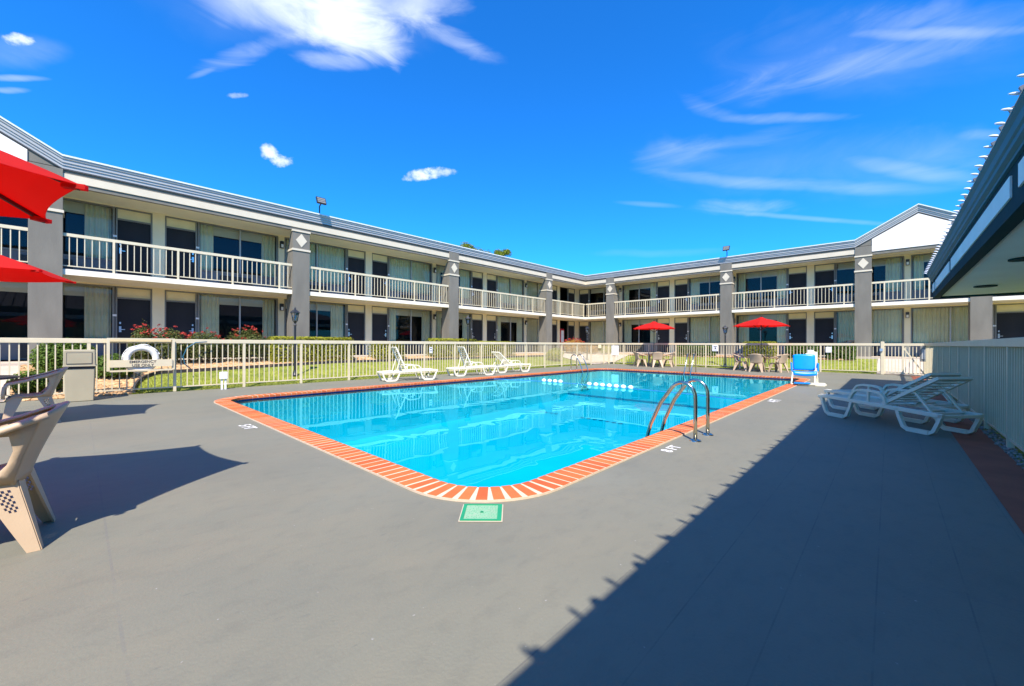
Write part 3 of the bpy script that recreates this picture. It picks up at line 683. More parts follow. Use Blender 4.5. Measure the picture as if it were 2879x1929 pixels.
def curtain(b, x0, x1, z0, z1, y=.20):
    n = max(6, int((x1 - x0) / .018)); ph_ = random.uniform(0, 6)
    def fn(s_, t_):
        x = x0 + (x1 - x0) * s_; amp = .050 * (1 - .35 * t_); return (x, y + amp * math.sin(x * 48 + ph_ + .8 * math.sin(x * 9)) + .008 * math.sin(x * 23), z0 + (z1 - z0) * t_)
    b.grid(n, 6, fn)
def make_window(cur, valance, lower):
    ztop = 2.50; zs = .68
    b = MB()
    b.box(0, .06, 0, .12, 0, ztop); b.box(WW - .06, WW, 0, .12, 0, ztop); b.box(.06, WW - .06, 0, .12, ztop - .05, ztop); b.box(.06, WW - .06, 0, .12, zs - .05, zs)
    w = b.build('window', M['frame'], motel)
    b = MB(); b.box(WW / 2 - .025, WW / 2 + .025, .02, .09, zs, ztop - .05); b.build('mullion', M['mullion'], w)
    b = MB(); b.box(.06, WW - .06, .03, .10, 0.02, zs - .05); b.build('apron_panel', M['apron'], w)
    b = MB(); gx = .72; b.box(gx, gx + 1.1, -.03, .03, .08, .52)
    for k in range(10): b.box(gx + .02, gx + 1.08, -.042, -.03, .10 + .041 * k, .122 + .041 * k)
    b.build('air_conditioner', M['grille'], w)
    b = MB(); b.add([(.06, .05, zs), (WW - .06, .05, zs), (WW - .06, .05, ztop - .05), (.06, .05, ztop - .05)], [(0, 1, 2, 3)]); b.build('glass', M['glass'], w, recalc=False)
    for x0, x1 in cur:
        b = MB(); curtain(b, x0, x1, .1, ztop - .03, .165); b.build('curtain', M['curtain'], w, smooth=True, recalc=False)
    if valance:
        b = MB(); b.box(.08, WW - .08, .19, .20, ztop - .40, ztop); b.build('valance', M['valance'], w)
    return w
DOORS = {-1: make_door(-1), 1: make_door(1)}
WINS = {'A': make_window([(.08, 1.38), (1.42, 2.72)], False, 0), 'B': make_window([(.08, .52), (2.22, 2.72)], True, 0), 'C': make_window([(.08, .72), (2.25, 2.72)], True, 0),
        'D': make_window([(2.08, 2.72)], True, 0), 'E': make_window([(.08, .48), (1.95, 2.72)], True, 0), 'F': make_window([(.08, 2.72)], False, 0)}
used = set()
def put(proto, key, wing, a, z):
    o = proto if key not in used else copy_tree(proto, motel); used.add(key)
    base = Vector(motel.location)
    if wing == 'L': o.location = Vector((a, 19.5, z)) - base; o.rotation_euler = (0, 0, 0)
    else: o.location = Vector((29.3, a, z)) - base; o.rotation_euler = (0, 0, -pi / 2)
def putdoor(w, a, z, s_): put(DOORS[s_], ('d', s_), w, a, z)
def putwin(w, a, z, t): put(WINS[t], ('w', t), w, a, z)
CL = [-6.14, 1.99, 10.13, 18.26, 26.39]; CR = [19.63, 11.50, 3.38, -4.75]
WTYPE_L = {(-6.14, -1): 'AA', (-6.14, 1): 'BB', (1.99, -1): 'DD', (1.99, 1): 'BC', (10.13, -1): 'AD', (10.13, 1): 'FB', (18.26, -1): 'EB', (18.26, 1): 'AB', (26.39, -1): 'AF'}
WTYPE_R = {(19.63, 1): 'DF', (11.5, -1): 'BC', (11.5, 1): 'CA', (3.38, -1): 'BC', (3.38, 1): 'DA', (-4.75, -1): 'EF', (-4.75, 1): 'AB'}
wallb = W()
def wbox(f, a0, a1, z0, z1, d0=1.78, d1=2.0): wallb.add([f(*v) for v in [(a0, d0, z0), (a1, d0, z0), (a1, d1, z0), (a0, d1, z0), (a0, d0, z1), (a1, d0, z1), (a1, d1, z1), (a0, d1, z1)]], [(0, 3, 2, 1), (4, 5, 6, 7), (0, 1, 5, 4), (1, 2, 6, 5), (2, 3, 7, 6), (3, 0, 4, 7)])
lights = []
for fi, zf_ in enumerate(ZF):
    for c in CL:
        putdoor('L', c - 1.12, zf_, -1)
        if c < 26: putdoor('L', c + .17, zf_, 1)
        wbox(fL, c - .17, c + .17, zf_ - .02, zf_ + 2.55)
        for s_ in (-1, 1):
            if (c, s_) in WTYPE_L: putwin('L', c - 1.14 - WW if s_ < 0 else c + 1.14, zf_, WTYPE_L[c, s_][1 - fi])
        wbox(fL, c + 3.95, c + 4.19, zf_ - .02, zf_ + 2.55) if c < 26 else None
        if c < 26: lights.append(('L', c + 4.07, zf_))
    putdoor('L', 27.75, zf_, 1); wbox(fL, 28.70, 29.3, zf_ - .02, zf_ + 2.55)
    for c in CR:
        if c < 19: putdoor('R', c + 1.12, zf_, -1); wbox(fR, c - .17, c + .17, zf_ - .02, zf_ + 2.55); putdoor('R', c - .17, zf_, 1)
        else: putdoor('R', c - .17, zf_, 1)
        for s_ in (-1, 1):
            if (c, s_) in WTYPE_R: putwin('R', c + 1.14 + WW if s_ < 0 else c - 1.14, zf_, WTYPE_R[c, s_][1 - fi])
        wbox(fR, c - 4.19, c - 3.95, zf_ - .02, zf_ + 2.55); lights.append(('R', c - 4.07, zf_))
    wbox(fL, ALO, 29.3, zf_ + 2.502, zf_ + 2.62, 1.785, 1.99); wbox(fR, ARO, 19.48, zf_ + 2.502, zf_ + 2.62, 1.785, 1.99)
wallb.build('wall', M['cream'], motel)
# side return walls for the breezeway at the corner
lp = None
for w, a, z in lights:
    if lp is None:
        b = MB(); b.box(-.07, .07, -.12, -.002, 1.98, 2.28); lp = b.build('wall_light', M['black'], motel, bevel=.008)
        b = MB(); b.box(-.045, .045, -.128, -.121, 2.0, 2.14); b.build('light_lens', M['sign'], lp); o = lp
    else: o = copy_tree(lp, motel)
    base = Vector(motel.location)
    if w == 'L': o.location = Vector((a, 19.48, z)) - base
    else: o.location = Vector((29.28, a, z)) - base; o.rotation_euler = (0, 0, -pi / 2)

# things on the walkways
vm = thing('vending_machine', 'red vending machine in the dark breezeway at the inner corner', 'vending machine', (26.55, 20.0, .69))
b = MB(); b.box(0, .85, -.35, .35, 0, 1.85); b.build('cabinet', M['redmach'], vm, bevel=.02)
b = MB(); b.box(.42, .78, -.36, -.352, .75, 1.7); b.build('display_panel', M['sign'], vm)
b = MB(); b.box(.08, .36, -.36, -.352, .9, 1.6); b.build('front_panel', M['inkred'], vm)
def stand(label, loc, rz):
    t = thing('luggage_stand', label, 'stand', loc, rz)
    b = MB(); b.box(-.3, .3, -.2, .2, .72, .76); b.build('top', M['black'], t)
    for sx in (-1, 1):
        for sy in (-1, 1): q = MB(); q.box(sx * .27 - .02, sx * .27 + .02, sy * .17 - .02, sy * .17 + .02, 0, .72); q.build('leg', M['black'], t)
    return t
stand('small black table frame on the walkway left of the second grey column', (5.35, 18.6, .68), 0)
stand('small black table frame on the walkway behind the lawn near the far corner', (28.3, 14.9, .68), 1.2)

# ================================================================== FLOODLIGHTS on the roof edge
def onv_(x, v):
    r = (x - 1439.5) / F_PX; return v * (math.cos(YAW) + math.sin(YAW) * r) / (math.sin(YAW) - math.cos(YAW) * r)
def flood(label, loc, rz):
    t = thing('floodlight', label, 'floodlight', loc, rz, 'floodlights on the motel roof edge')
    b = MB(); b.tube([(0, 0, 0), (0, 0, .28), (0, -.12, .36)], .025, 8); b.build('bracket', M['black'], t)
    h = MB(); T = Matrix.Translation((0, -.16, .48)) @ Matrix.Rotation(R(-25), 4, 'X')
    s_ = MB(); s_.box(-.19, .19, -.035, .035, -.15, .15)
    for k in range(6): s_.box(-.17 + .06 * k, -.15 + .06 * k, .035, .06, -.14, .14)
    h.add([T @ Vector(v) for v in s_.v], s_.f); h.build('lamp_housing', M['black'], t)
    g = MB(); s_ = MB()
    for k in range(3): s_.box(-.16, .16, -.041, -.036, -.12 + .085 * k, -.06 + .085 * k)
    g.add([T @ Vector(v) for v in s_.v], s_.f); g.build('lamp_panel', M['frame'], t)
flood('black floodlight on the roof edge of the left wing', (onv_(897, 17.5), 17.5, 6.72), 0)
flood('black floodlight on the roof edge of the right wing', (27.35, 7.35, 6.72), -pi / 2)

# ================================================================== PAVILION at the right
pav = thing('pavilion', 'low blue grey building in shade at the right with a long overhanging eave', 'building', (5, -5, 0))
FV, UE, UW = -.985, 18.05, -9.0; VB = -9.0
ZB, ZC = 2.70, 3.16
b = W(); b.box(UW, UE, FV - .14, FV, ZB, 3.32); b.box(UE - .14, UE, VB, FV - .14, ZB, 3.32); b.build('fascia', M['pav_trim'], pav)
b = W(); us_ = [17.95, 17.35, 16.9, 12.55, 12.1, 5.6, 5.15, -1.3, -1.75, -8.5]
us_ = [(17.95, 17.20), (16.85, 13.2), (12.85, 7.0), (6.6, .75), (.35, -5.5)]
for p, q in us_: b = W(); b.box(q, p, FV, FV + .018, 2.885, 3.125); b.build('fascia_panel', M['pav_panel'], pav)
PP = [(0, 0), (.03, 0), (.03, .05), (.07, .08), (.07, .15), (.09, .17), (.10, .27), (.13, .32), (.13, .37), (0, .37)]
b = W(); zc = 3.225; PP = [(o_, h * .285 / .37) for o_, h in PP]; n = len(PP)
vs = []
for a in (0, 1, 2):
    for o_, h in PP:
        vs.append((UW, FV + o_, zc + h) if a == 0 else ((UE + o_, FV + o_, zc + h) if a == 1 else (UE + o_, VB, zc + h)))
b.add(vs, [(i * n + k, i * n + (k + 1) % n, (i + 1) * n + (k + 1) % n, (i + 1) * n + k) for i in range(2) for k in range(n)] + [tuple(range(n))[::-1], tuple(2 * n + k for k in range(n))])
b.build('cornice', M['pav_cor'], pav)
b = W(); b.box(UW, UE - .15, VB, FV - .15, ZB + .05, ZB + .09); b.build('soffit', M['pav_soff'], pav)
b = W(); b.box(UW + .1, UE - 3.4, VB, -3.4, 0, ZB + .05); b.build('wall', M['cream'], pav)
b = W(); r0 = 3.505
pt = [(UW, FV + .12, r0), (UE + .12, FV + .12, r0), (UE + .12, VB, r0), (UW, VB, r0), (UW, -4.8, 5.0), (UE - 3.6, -4.8, 5.0)]
b.add(pt, [(0, 1, 5, 4), (1, 2, 5), (2, 3, 4, 5), (0, 4, 3)])
for k in range(56):
    u = UW + .45 * k + .3
    if u < UE - 3.6: b.obox((u, FV + .14, r0 + .02), (u, -4.8, 5.02), .04, .05)
b.build('roof', M['asph'], pav)
for k, (u, v) in enumerate(((15.4, -1.75), (11.0, -1.7), (6.6, -1.65), (2.2, -1.65))):
    b = W(); b.lathe([(.0, 0), (.20, 0), (.20, .025), (.14, .03), (0, .03)], (u, v, ZB + .02), 20); b.build('soffit_light', M['pav_trim'], pav)
st_ = thing('string_lights', 'string of small white bulbs along the eave of the shaded building', 'string lights', (5, FV + .125, 3.50))
b = W(); b.tube([(UW + .5, FV + .136, 3.49), (UE + .1, FV + .136, 3.49)], .004, 6); b.build('wire', M['rope'], st_)
bulb0 = None
u = -1.95
while u < UE + .1:
    if bulb0 is None:
        b = MB(); b.tube([(0, 0, 0), (0, .02, .0), (0, .045, .003), (0, .07, .006), (0, .09, .008)], .012, 8); 
        b = MB(); seg = 10
        prof = [(.006, 0), (.012, .012), (.015, .03), (.013, .05), (.008, .068), (.001, .078)]
        vs = [(r_ * math.cos(2 * pi * k / seg), y_, r_ * math.sin(2 * pi * k / seg) + y_ * .3) for r_, y_ in prof for k in range(seg)]
        b.add(vs, [(i * seg + k, i * seg + (k + 1) % seg, (i + 1) * seg + (k + 1) % seg, (i + 1) * seg + k) for i in range(5) for k in range(seg)])
        bulb0 = b.build('bulb', M['bulb'], st_, smooth=True); o = bulb0
    else: o = bulb0.copy(); COL.objects.link(o); o.parent = st_
    o.location = (u - 5, 0.0, .01); u += .3345

# ================================================================== FENCES
def fence(label, p0, dirv, length, posts, hidden=(), spacing=.129, panel_gap=(), z_top=1.345, z_bot=.10):
    rz = math.atan2(dirv[1], dirv[0]); t = thing('pool_fence', label, 'fence', (p0[0], p0[1], 0), rz, 'white picket fence round the pool')
    b = MB(); b.box(0, length, -.035, .035, z_top - .105, z_top); b.build('top_rail', M['railw'], t, bevel=.006)
    b = MB(); b.box(0, length, -.012, .012, z_bot, z_bot + .03); b.build('bottom_rail', M['railw'], t)
    for i in range(len(posts) - 1):
        a0, a1 = posts[i], posts[i + 1]; k = max(1, round((a1 - a0) / spacing)); b = MB()
        for j in range(1, k):
            x = a0 + (a1 - a0) * j / k; b.box(x - .0105, x + .0105, -.0105, .0105, z_bot + .03, z_top - .105)
        if k > 1: b.build('picket_panel', M['railw'], t)
    for a in posts: b = MB(); b.box(a - .03, a + .03, -.03, .03, 0, z_top - .105); b.build('post', M['railw'], t)
    return t
s0 = 1.70 - 1.535 * 6
fence('white picket fence between the far side of the pool and the left lawn', (s0, 13.5), (1, 0), 23.8 - s0, [1.535 * k for k in range(int((23.8 - s0) / 1.535) + 1)] + [23.8 - s0])
vp = [12.4, 10.75, 9.1, 7.45, 5.75, 4.05, 2.35, .25]
fence('white picket fence across the end of the pool before the right lawn', (23.8, 13.46), (0, -1), 13.46 - .25, [0, .35] + [13.46 - v for v in vp])
t = thing('pool_gate', 'white picket gate panel between the end fence and the shaded fence corner', 'gate', (23.8, .20, 0), -pi / 2)
b = MB(); b.box(0, 1.3, -.035, .035, 1.24, 1.345); b.build('top_rail', M['railw'], t)
b = MB(); b.box(0, 1.3, -.014, .014, .06, .10); b.build('bottom_rail', M['railw'], t)
b = MB()
for k in range(12): b.box(.06 + k * .107, .085 + k * .107, -.011, .011, .10, 1.24)
b.build('picket_panel', M['railw'], t)
b = MB(); b.box(-.07, .05, -.06, .06, 0, 1.42); b.build('gate_post', M['railw'], t, bevel=.01)
b = MB(); b.obox((.62, 0, 1.2), (1.25, 0, .1), .03, .05); b.box(.60, .66, -.03, .03, .04, 1.24); b.build('brace', M['railw'], t)
b = MB(); b.box(-.1, .0, -.11, -.05, 1.0, 1.12); b.build('latch', M['chrome'], t)
fence('long shaded white picket fence running along the right edge of the deck', (23.72, -1.08), (-1, 0), 29.5, [1.6 * k for k in range(19)], spacing=.129)
cb = thing('control_box', 'grey metal control box fixed at the shaded fence corner', 'box', (22.9, -1.0, .62))
b = MB(); b.box(-.16, .16, -.06, .1, 0, .62); b.build('cabinet', M['frame'], cb, bevel=.01)
b = MB(); b.box(-.17, -.161, -.04, .06, .1, .5); b.build('cabinet_door', M['mullion'], cb)
# small signs on the fences
def sign(label, loc, rz, w, h, m='sign', lines=()):
    t = thing('sign', label, 'sign', loc, rz); b = MB(); b.box(-w / 2, w / 2, -.006, .006, -h / 2, h / 2); b.build('plate', M[m], t)
    b = MB(); 
    for (x0, x1, z0, z1) in lines: b.box(x0, x1, -.0085, -.0065, z0, z1)
    if lines: b.build('printing', M['ink'], t)
    return t
sign('small white notice on the far fence behind the first two white loungers', (9.65, 13.45, 1.0), 0, .14, .24, lines=[(-.04, .04, .05, .09), (-.05, .05, -.02, -.005), (-.05, .05, -.05, -.035)])
sign('large white notice board on the fence at the far corner of the pool', (23.74, 13.0, .88), -pi / 2, .50, .60)
sign('white notice plate on the end fence left of the lamp post', (23.74, 6.95, 1.08), -pi / 2, .30, .34, lines=[(-.08, .08, .06, .1), (-.03, .05, -.05, .03), (-.1, .1, -.12, -.10)])
sign('pale pink notice on the corner fence above the far pool ladder', (22.6, 13.45, 1.12), 0, .35, .22, m='transom')
sign('white square notice on the end fence beside the blue lift chair', (23.74, 2.05, 1.05), -pi / 2, .22, .26)

# life ring station on the left fence
ls = thing('life_ring_station', 'open white wooden frame with a lower board on the left fence', 'frame', (.95, 13.38, 0))
b = MB()
x0, x1 = -.63, .30 + .38
x0, x1 = -.50, .72
b.box(x0, x0 + .05, -.14, .04, .58, 1.36); b.box(x1 - .05, x1, -.14, .04, .58, 1.36); b.box(x0 + .05, x1 - .05, -.14, .04, 1.33, 1.36); b.box(x0 + .05, x1 - .05, -.14, .04, .56, .60)
b.build('frame', M['railw'], ls)
b = MB(); b.box(x0 + .05, x1 - .05, -.165, -.145, .67, .84); b.build('board', M['railw'], ls)
text('EMERGENCY', .085, 'lettering', M['ink'], ls, (.12, -.168, .79), (pi / 2, 0, 0)); text('USE ONLY', .085, 'lettering', M['ink'], ls, (.12, -.168, .705), (pi / 2, 0, 0))
lr = thing('life_ring', 'off white life ring hung in the white frame on the left fence', 'life ring', (1.05, 13.31, .84))
b = MB(); b.tube([(.265 * math.cos(2 * pi * k / 28), 0, .02 + .265 * math.sin(2 * pi * k / 28)) for k in range(28)], .068, 12, closed=True); b.build('ring', M['ring'], lr, smooth=True)
b = MB(); b.tube([(.345 * math.cos(2 * pi * k / 40), -.03 - .02 * math.sin(k * 1.7), .02 + (.34 + .015 * math.sin(k * .9)) * math.sin(2 * pi * k / 40)) for k in range(2, 30)], .012, 6); b.build('grab_rope', M['rope'], lr)
hz_ = thing('hose', 'dark blue green hose looped over the fence beside the life ring frame', 'hose', (1.9, 13.36, .9))
b = MB(); b.tube([(.45, 0, .38), (.2, -.03, .36), (.02, -.05, .22), (-.06, -.05, .0), (-.02, -.04, -.2), (.1, -.02, -.32)], .013, 8); b.build('tubing', M['hose'], hz_, smooth=True)
ot = thing('electrical_outlet', 'small white weatherproof outlet box on a short post by the left fence', 'outlet', (2.72, 13.15, 0))
b = MB(); b.box(-.02, .02, -.02, .02, 0, .32); b.box(-.1, -.06, -.02, .02, 0, .30); b.build('post', M['sign'], ot)
b = MB(); b.box(-.13, .04, -.05, .05, .28, .47); b.build('outlet_box', M['sign'], ot, bevel=.01)

# ================================================================== FOLIAGE
def leaves(b, c, rad, n, size, shell=.55, up=.3, box=False, lump=0.25):
    lumps = [(random.uniform(0, 6.3), random.uniform(-.5, 1), random.uniform(-lump, lump)) for _ in range(9)]
    for i in range(n):
        if box: 
            p = Vector((random.uniform(-1, 1), random.uniform(-1, 1), random.uniform(-1, 1))); k = random.random()
            ax = random.choice((0, 1, 2, 2)); 
            if k < shell: p[ax] = math.copysign(random.uniform(.85, 1.04), p[ax])
            if p.z < -1: p.z = -1
            if abs(p.x) > .93 and abs(p.z) > .85: p.x *= .95
            d = p.normalized()
        else:
            a = random.uniform(0, 2 * pi); z = random.uniform(-.75, 1); q = math.sqrt(max(0, 1 - z * z)); d = Vector((q * math.cos(a), q * math.sin(a), z))
            r_ = random.uniform(shell, 1) if random.random() < .85 else random.uniform(.2, 1)
            s_ = 1 + sum(w * max(0, math.cos(a - la)) ** 6 * (1 - abs(z - lz)) for la, lz, w in lumps if abs(z - lz) < 1)
            p = d * r_ * s_
        P = Vector((c[0] + p.x * rad[0], c[1] + p.y * rad[1], c[2] + p.z * rad[2]))
        nn = (d + Vector((random.uniform(-.9, .9), random.uniform(-.9, .9), random.uniform(-.4, .9) + up))).normalized()
        t = nn.cross(Vector((random.uniform(-1, 1), random.uniform(-1, 1), random.uniform(-1, 1)))).normalized(); s2 = nn.cross(t)
        l_ = size * random.uniform(.7, 1.4); w_ = l_ * .5
        b.add([P - t * l_ * .5, P + s2 * w_ * .5 + nn * .1 * l_, P + t * l_ * .5, P - s2 * w_ * .5 + nn * .1 * l_], [(0, 1, 2, 3)])
def bush(name, label, c, rad, n, size, m, group, box=False, flowers=None, stems=True, cat='bush'):
    z0 = gz(c[0], c[1]); t = thing(name, label, cat, (c[0], c[1], z0), 0, group)
    b = MB(); leaves(b, (0, 0, rad[2] * .95), rad, n, size, box=box); b.build('foliage', M[m], t, recalc=False)
    if stems:
        b = MB()
        for k in range(6): a = k * 1.05; b.tube([(0.03 * math.cos(a), .03 * math.sin(a), 0), (rad[0] * .35 * math.cos(a), rad[1] * .35 * math.sin(a), rad[2] * .8), (rad[0] * .7 * math.cos(a), rad[1] * .7 * math.sin(a), rad[2] * 1.5)], .012, 5, r2=.004)
        b.build('stem', M['bark'], t)
    if flowers:
        fm, nf, fs = flowers; b = MB()
        for k in range(nf):
            a = random.uniform(0, 2 * pi); zz = random.uniform(.15, 1) ** .7; q = math.sqrt(1 - zz * zz) * random.uniform(.8, 1.1)
            C = (rad[0] * q * math.cos(a), rad[1] * q * math.sin(a), rad[2] * (1 + zz * random.uniform(.95, 1.15)))
            leaves(b, C, (fs, fs, fs * .8), 9, fs * 1.0, shell=.2)
        b.build('blossom', M[fm], t, recalc=False)
    return t
def at(x, y, z):     # a point seen at (x,y) of the reference lying at height z
    hz = 967.7 + (x - 1439.5) * .0037; D = F_PX * (1.25 - z) / (y - hz); r = (x - 1439.5) / F_PX
    return (D * (math.cos(YAW) + math.sin(YAW) * r), D * (math.sin(YAW) - math.cos(YAW) * r))
def onv(x, v):
    r = (x - 1439.5) / F_PX; return v * (math.cos(YAW) + math.sin(YAW) * r) / (math.sin(YAW) - math.cos(YAW) * r)
def onu(x, u):
    r = (x - 1439.5) / F_PX; return u * (math.sin(YAW) - math.cos(YAW) * r) / (math.cos(YAW) + math.sin(YAW) * r)
BG = 'boxwood bushes in the left planting bed'
bush('boxwood_bush', 'tall dark green boxwood behind the tan waste bin', (-.25, 15.9), (.62, .55, .50), 7500, .065, 'boxwood', BG)
bush('boxwood_bush', 'round dark green boxwood on the stones right of the waste bin', (.62, 15.3), (.52, .48, .36), 6000, .06, 'boxwood', BG)
bush('boxwood_bush', 'low dark green boxwood close to the fence left of the waste bin', (-.62, 14.3), (.42, .38, .28), 4500, .06, 'boxwood', BG)
RG = 'red flowering bushes in front of the left wing'
for x, w_, h_, lab in ((397, .30, .62, 'narrow rose bush with a few red flowers left of the life ring frame'), (465, .62, .62, 'wide red rose bush behind the life ring frame'), (574, .62, .58, 'rose bush with mostly green leaves between two red ones'), (695, .68, .64, 'rose bush thick with red flowers left of the second grey column')):
    bush('rose_bush', lab, (onv(x, 16.75), 16.75), (w_, .5, h_), 4200, .06, 'rosel', RG, flowers=('rosef', 34 if 'thick' in lab or 'wide' in lab else 18, .055), cat='bush')
HG = 'clipped olive hedges in front of the motel'
def hedge(lab, u, v, hu, hv, hh, m='hedge', n=5000): return bush('clipped_hedge', lab, (u, v), (hu, hv, hh), int(n * 1.5), .065, m, HG, box=True, stems=True, cat='hedge')
u0, u1 = onv(758, 16.7), onv(985, 16.7); hedge('long clipped olive hedge at the foot of the second grey column', (u0 + u1) / 2, 16.75, (u1 - u0) / 2, .42, .49, n=9000)
u0, u1 = onv(1050, 16.7), onv(1130, 16.7); hedge('short clipped hedge left of the third grey column', (u0 + u1) / 2, 16.8, (u1 - u0) / 2, .4, .38, n=4000)
u0, u1 = onv(1212, 16.7), onv(1330, 16.7); hedge('bright olive hedge at the foot of the third grey column', (u0 + u1) / 2, 16.8, (u1 - u0) / 2, .42, .50, n=6000)
u0, u1 = onv(1340, 16.7), onv(1440, 16.7); hedge('low green hedge under the windows right of the third column', (u0 + u1) / 2, 16.8, (u1 - u0) / 2, .4, .44, n=5000)
bush('shrub', 'yellow green shrub on the far bank behind the fence', (20.3, 15.2), (.8, .6, .42), 2600, .07, 'hedge', None, cat='shrub')
bush('shrub', 'orange red flowering shrub before the inner corner of the motel', (onv(1612, 17.0), 16.9), (1.25, .7, .55), 3600, .07, 'orangef', None, flowers=('rosef', 26, .09), cat='shrub')
bush('shrub', 'small orange and green shrub left of the fifth grey column', (26.6, 16.6), (.75, .6, .42), 1800, .07, 'orangef', None, cat='shrub')
bush('shrub', 'low green shrub at the foot of the fifth grey column', (26.8, 15.35), (.5, .6, .36), 1500, .06, 'hedge', None, cat='shrub')
for lab, xa, xb, hh, m_ in (('clipped hedge on the right lawn bed behind the left red umbrella', 1905, 2010, .33, 'boxwood'), ('yellow green hedge behind the right red umbrella', 2092, 2182, .46, 'hedge'), ('dark clipped hedge on the right bed behind the blue lift chair', 2212, 2300, .36, 'boxwood'), ('dark clipped hedge below the last grey column on the right', 2325, 2405, .38, 'boxwood')):
    a, c = onu(xa, 26.9), onu(xb, 26.9); t = hedge(lab, 26.9, (a + c) / 2, .3, abs(a - c) / 2, hh, m=m_, n=4000)
bush('conifer_shrub', 'dark conifer shrub at the right edge before a motel door', (26.2, onu(2893, 26.2)), (.55, .5, .62), 3000, .07, 'conifer', None, cat='shrub')

def tree(label, loc, h, rad, n, seed, m='treel'):
    random.seed(seed); t = thing('tree', label, 'tree', loc, 0, 'trees behind the left wing')
    b = MB(); top = (.2, .1, h * .75); b.tube([(0, 0, 0), (.05, 0, h * .25), (.0, .1, h * .5), top], .28, 9, r2=.09)
    for k in range(7):
        a = k * .9; z = h * (.35 + .06 * k); b.tube([(0, .05, z), (rad * .35 * math.cos(a), rad * .35 * math.sin(a), z + h * .10), (rad * .75 * math.cos(a), rad * .75 * math.sin(a), z + h * .16)], .09, 6, r2=.02)
    b.build('trunk', M['bark'], t)
    b = MB()
    for k in range(26):
        a = random.uniform(0, 6.3); q = rad * math.sqrt(random.random()) * .85; z = h * random.uniform(.5, .95); q *= 1 - .6 * abs(z / h - .65) / .35
        rr = rad * random.uniform(.2, .36); leaves(b, (q * math.cos(a), q * math.sin(a), z), (rr, rr, rr * .75), n // 26, .17, shell=.3)
    b.build('crown', M[m], t, recalc=False)
tree('tall bright green tree top showing over the left wing roof', (30.6, 35, 0), 13.1, 2.3, 16000, 3)
tree('low tree top just left of the two small ones over the roof line', (34.2, 36.5, 0), 13.5, 2.6, 14000, 4)
tree('middle small tree top just above the left wing roof line', (38.3, 38, 0), 14.7, 2.4, 14000, 5)
tree('right most small tree top above the left wing roof line', (41.6, 39, 0), 14.5, 2.1, 12000, 9)
random.seed(11)

# ================================================================== LAMP POSTS
def lamp():
    t = thing('lamp_post', 'x', 'lamp post', (0, 0, 0), 0, 'black lantern lamp posts on the lawns')
    b = MB(); b.lathe([(.09, 0), (.09, .05), (.06, .12), (.036, .2), (.036, 1.7), (.05, 1.72), (.03, 1.78), (.05, 1.84), (.07, 1.86)], seg=14); b.build('post', M['black'], t)
    b = MB(); b.lathe([(.07, 1.86), (.075, 1.87), (.12, 2.14), (.0, 2.14)], seg=6); b.build('lantern_glass', M['lampglass'], t)
    b = MB()
    for k in range(6):
        a = 2 * pi * k / 6; b.tube([(.076 * math.cos(a), .076 * math.sin(a), 1.86), (.122 * math.cos(a), .122 * math.sin(a), 2.14)], .008, 5)
    b.lathe([(.165, 2.135), (.165, 2.15), (.11, 2.21), (.04, 2.25), (.03, 2.28), (.012, 2.33), (0, 2.34)], seg=6); b.build('lantern_cage', M['black'], t)
    b = MB(); b.lathe([(.0, 1.88), (.03, 1.9), (.045, 1.98), (.03, 2.05), (0, 2.07)], seg=10); b.build('bulb', M['bulb'], t)
    return t
L0 = lamp()
for i, (u, v, lab) in enumerate(((5.0, 14.7, 'lamp post in front of the second grey column on the left lawn'), (13.97, 16.2, 'lamp post in front of the third grey column'), (23.4, 14.9, 'lamp post by the flowering shrubs at the inner corner'), (24.4, 6.63, 'lamp post on the right lawn between the two far red umbrellas'))):
    o = L0 if i == 0 else copy_tree(L0)
    place(o, (u, v, gz(u, v)), .3 * i, lab)

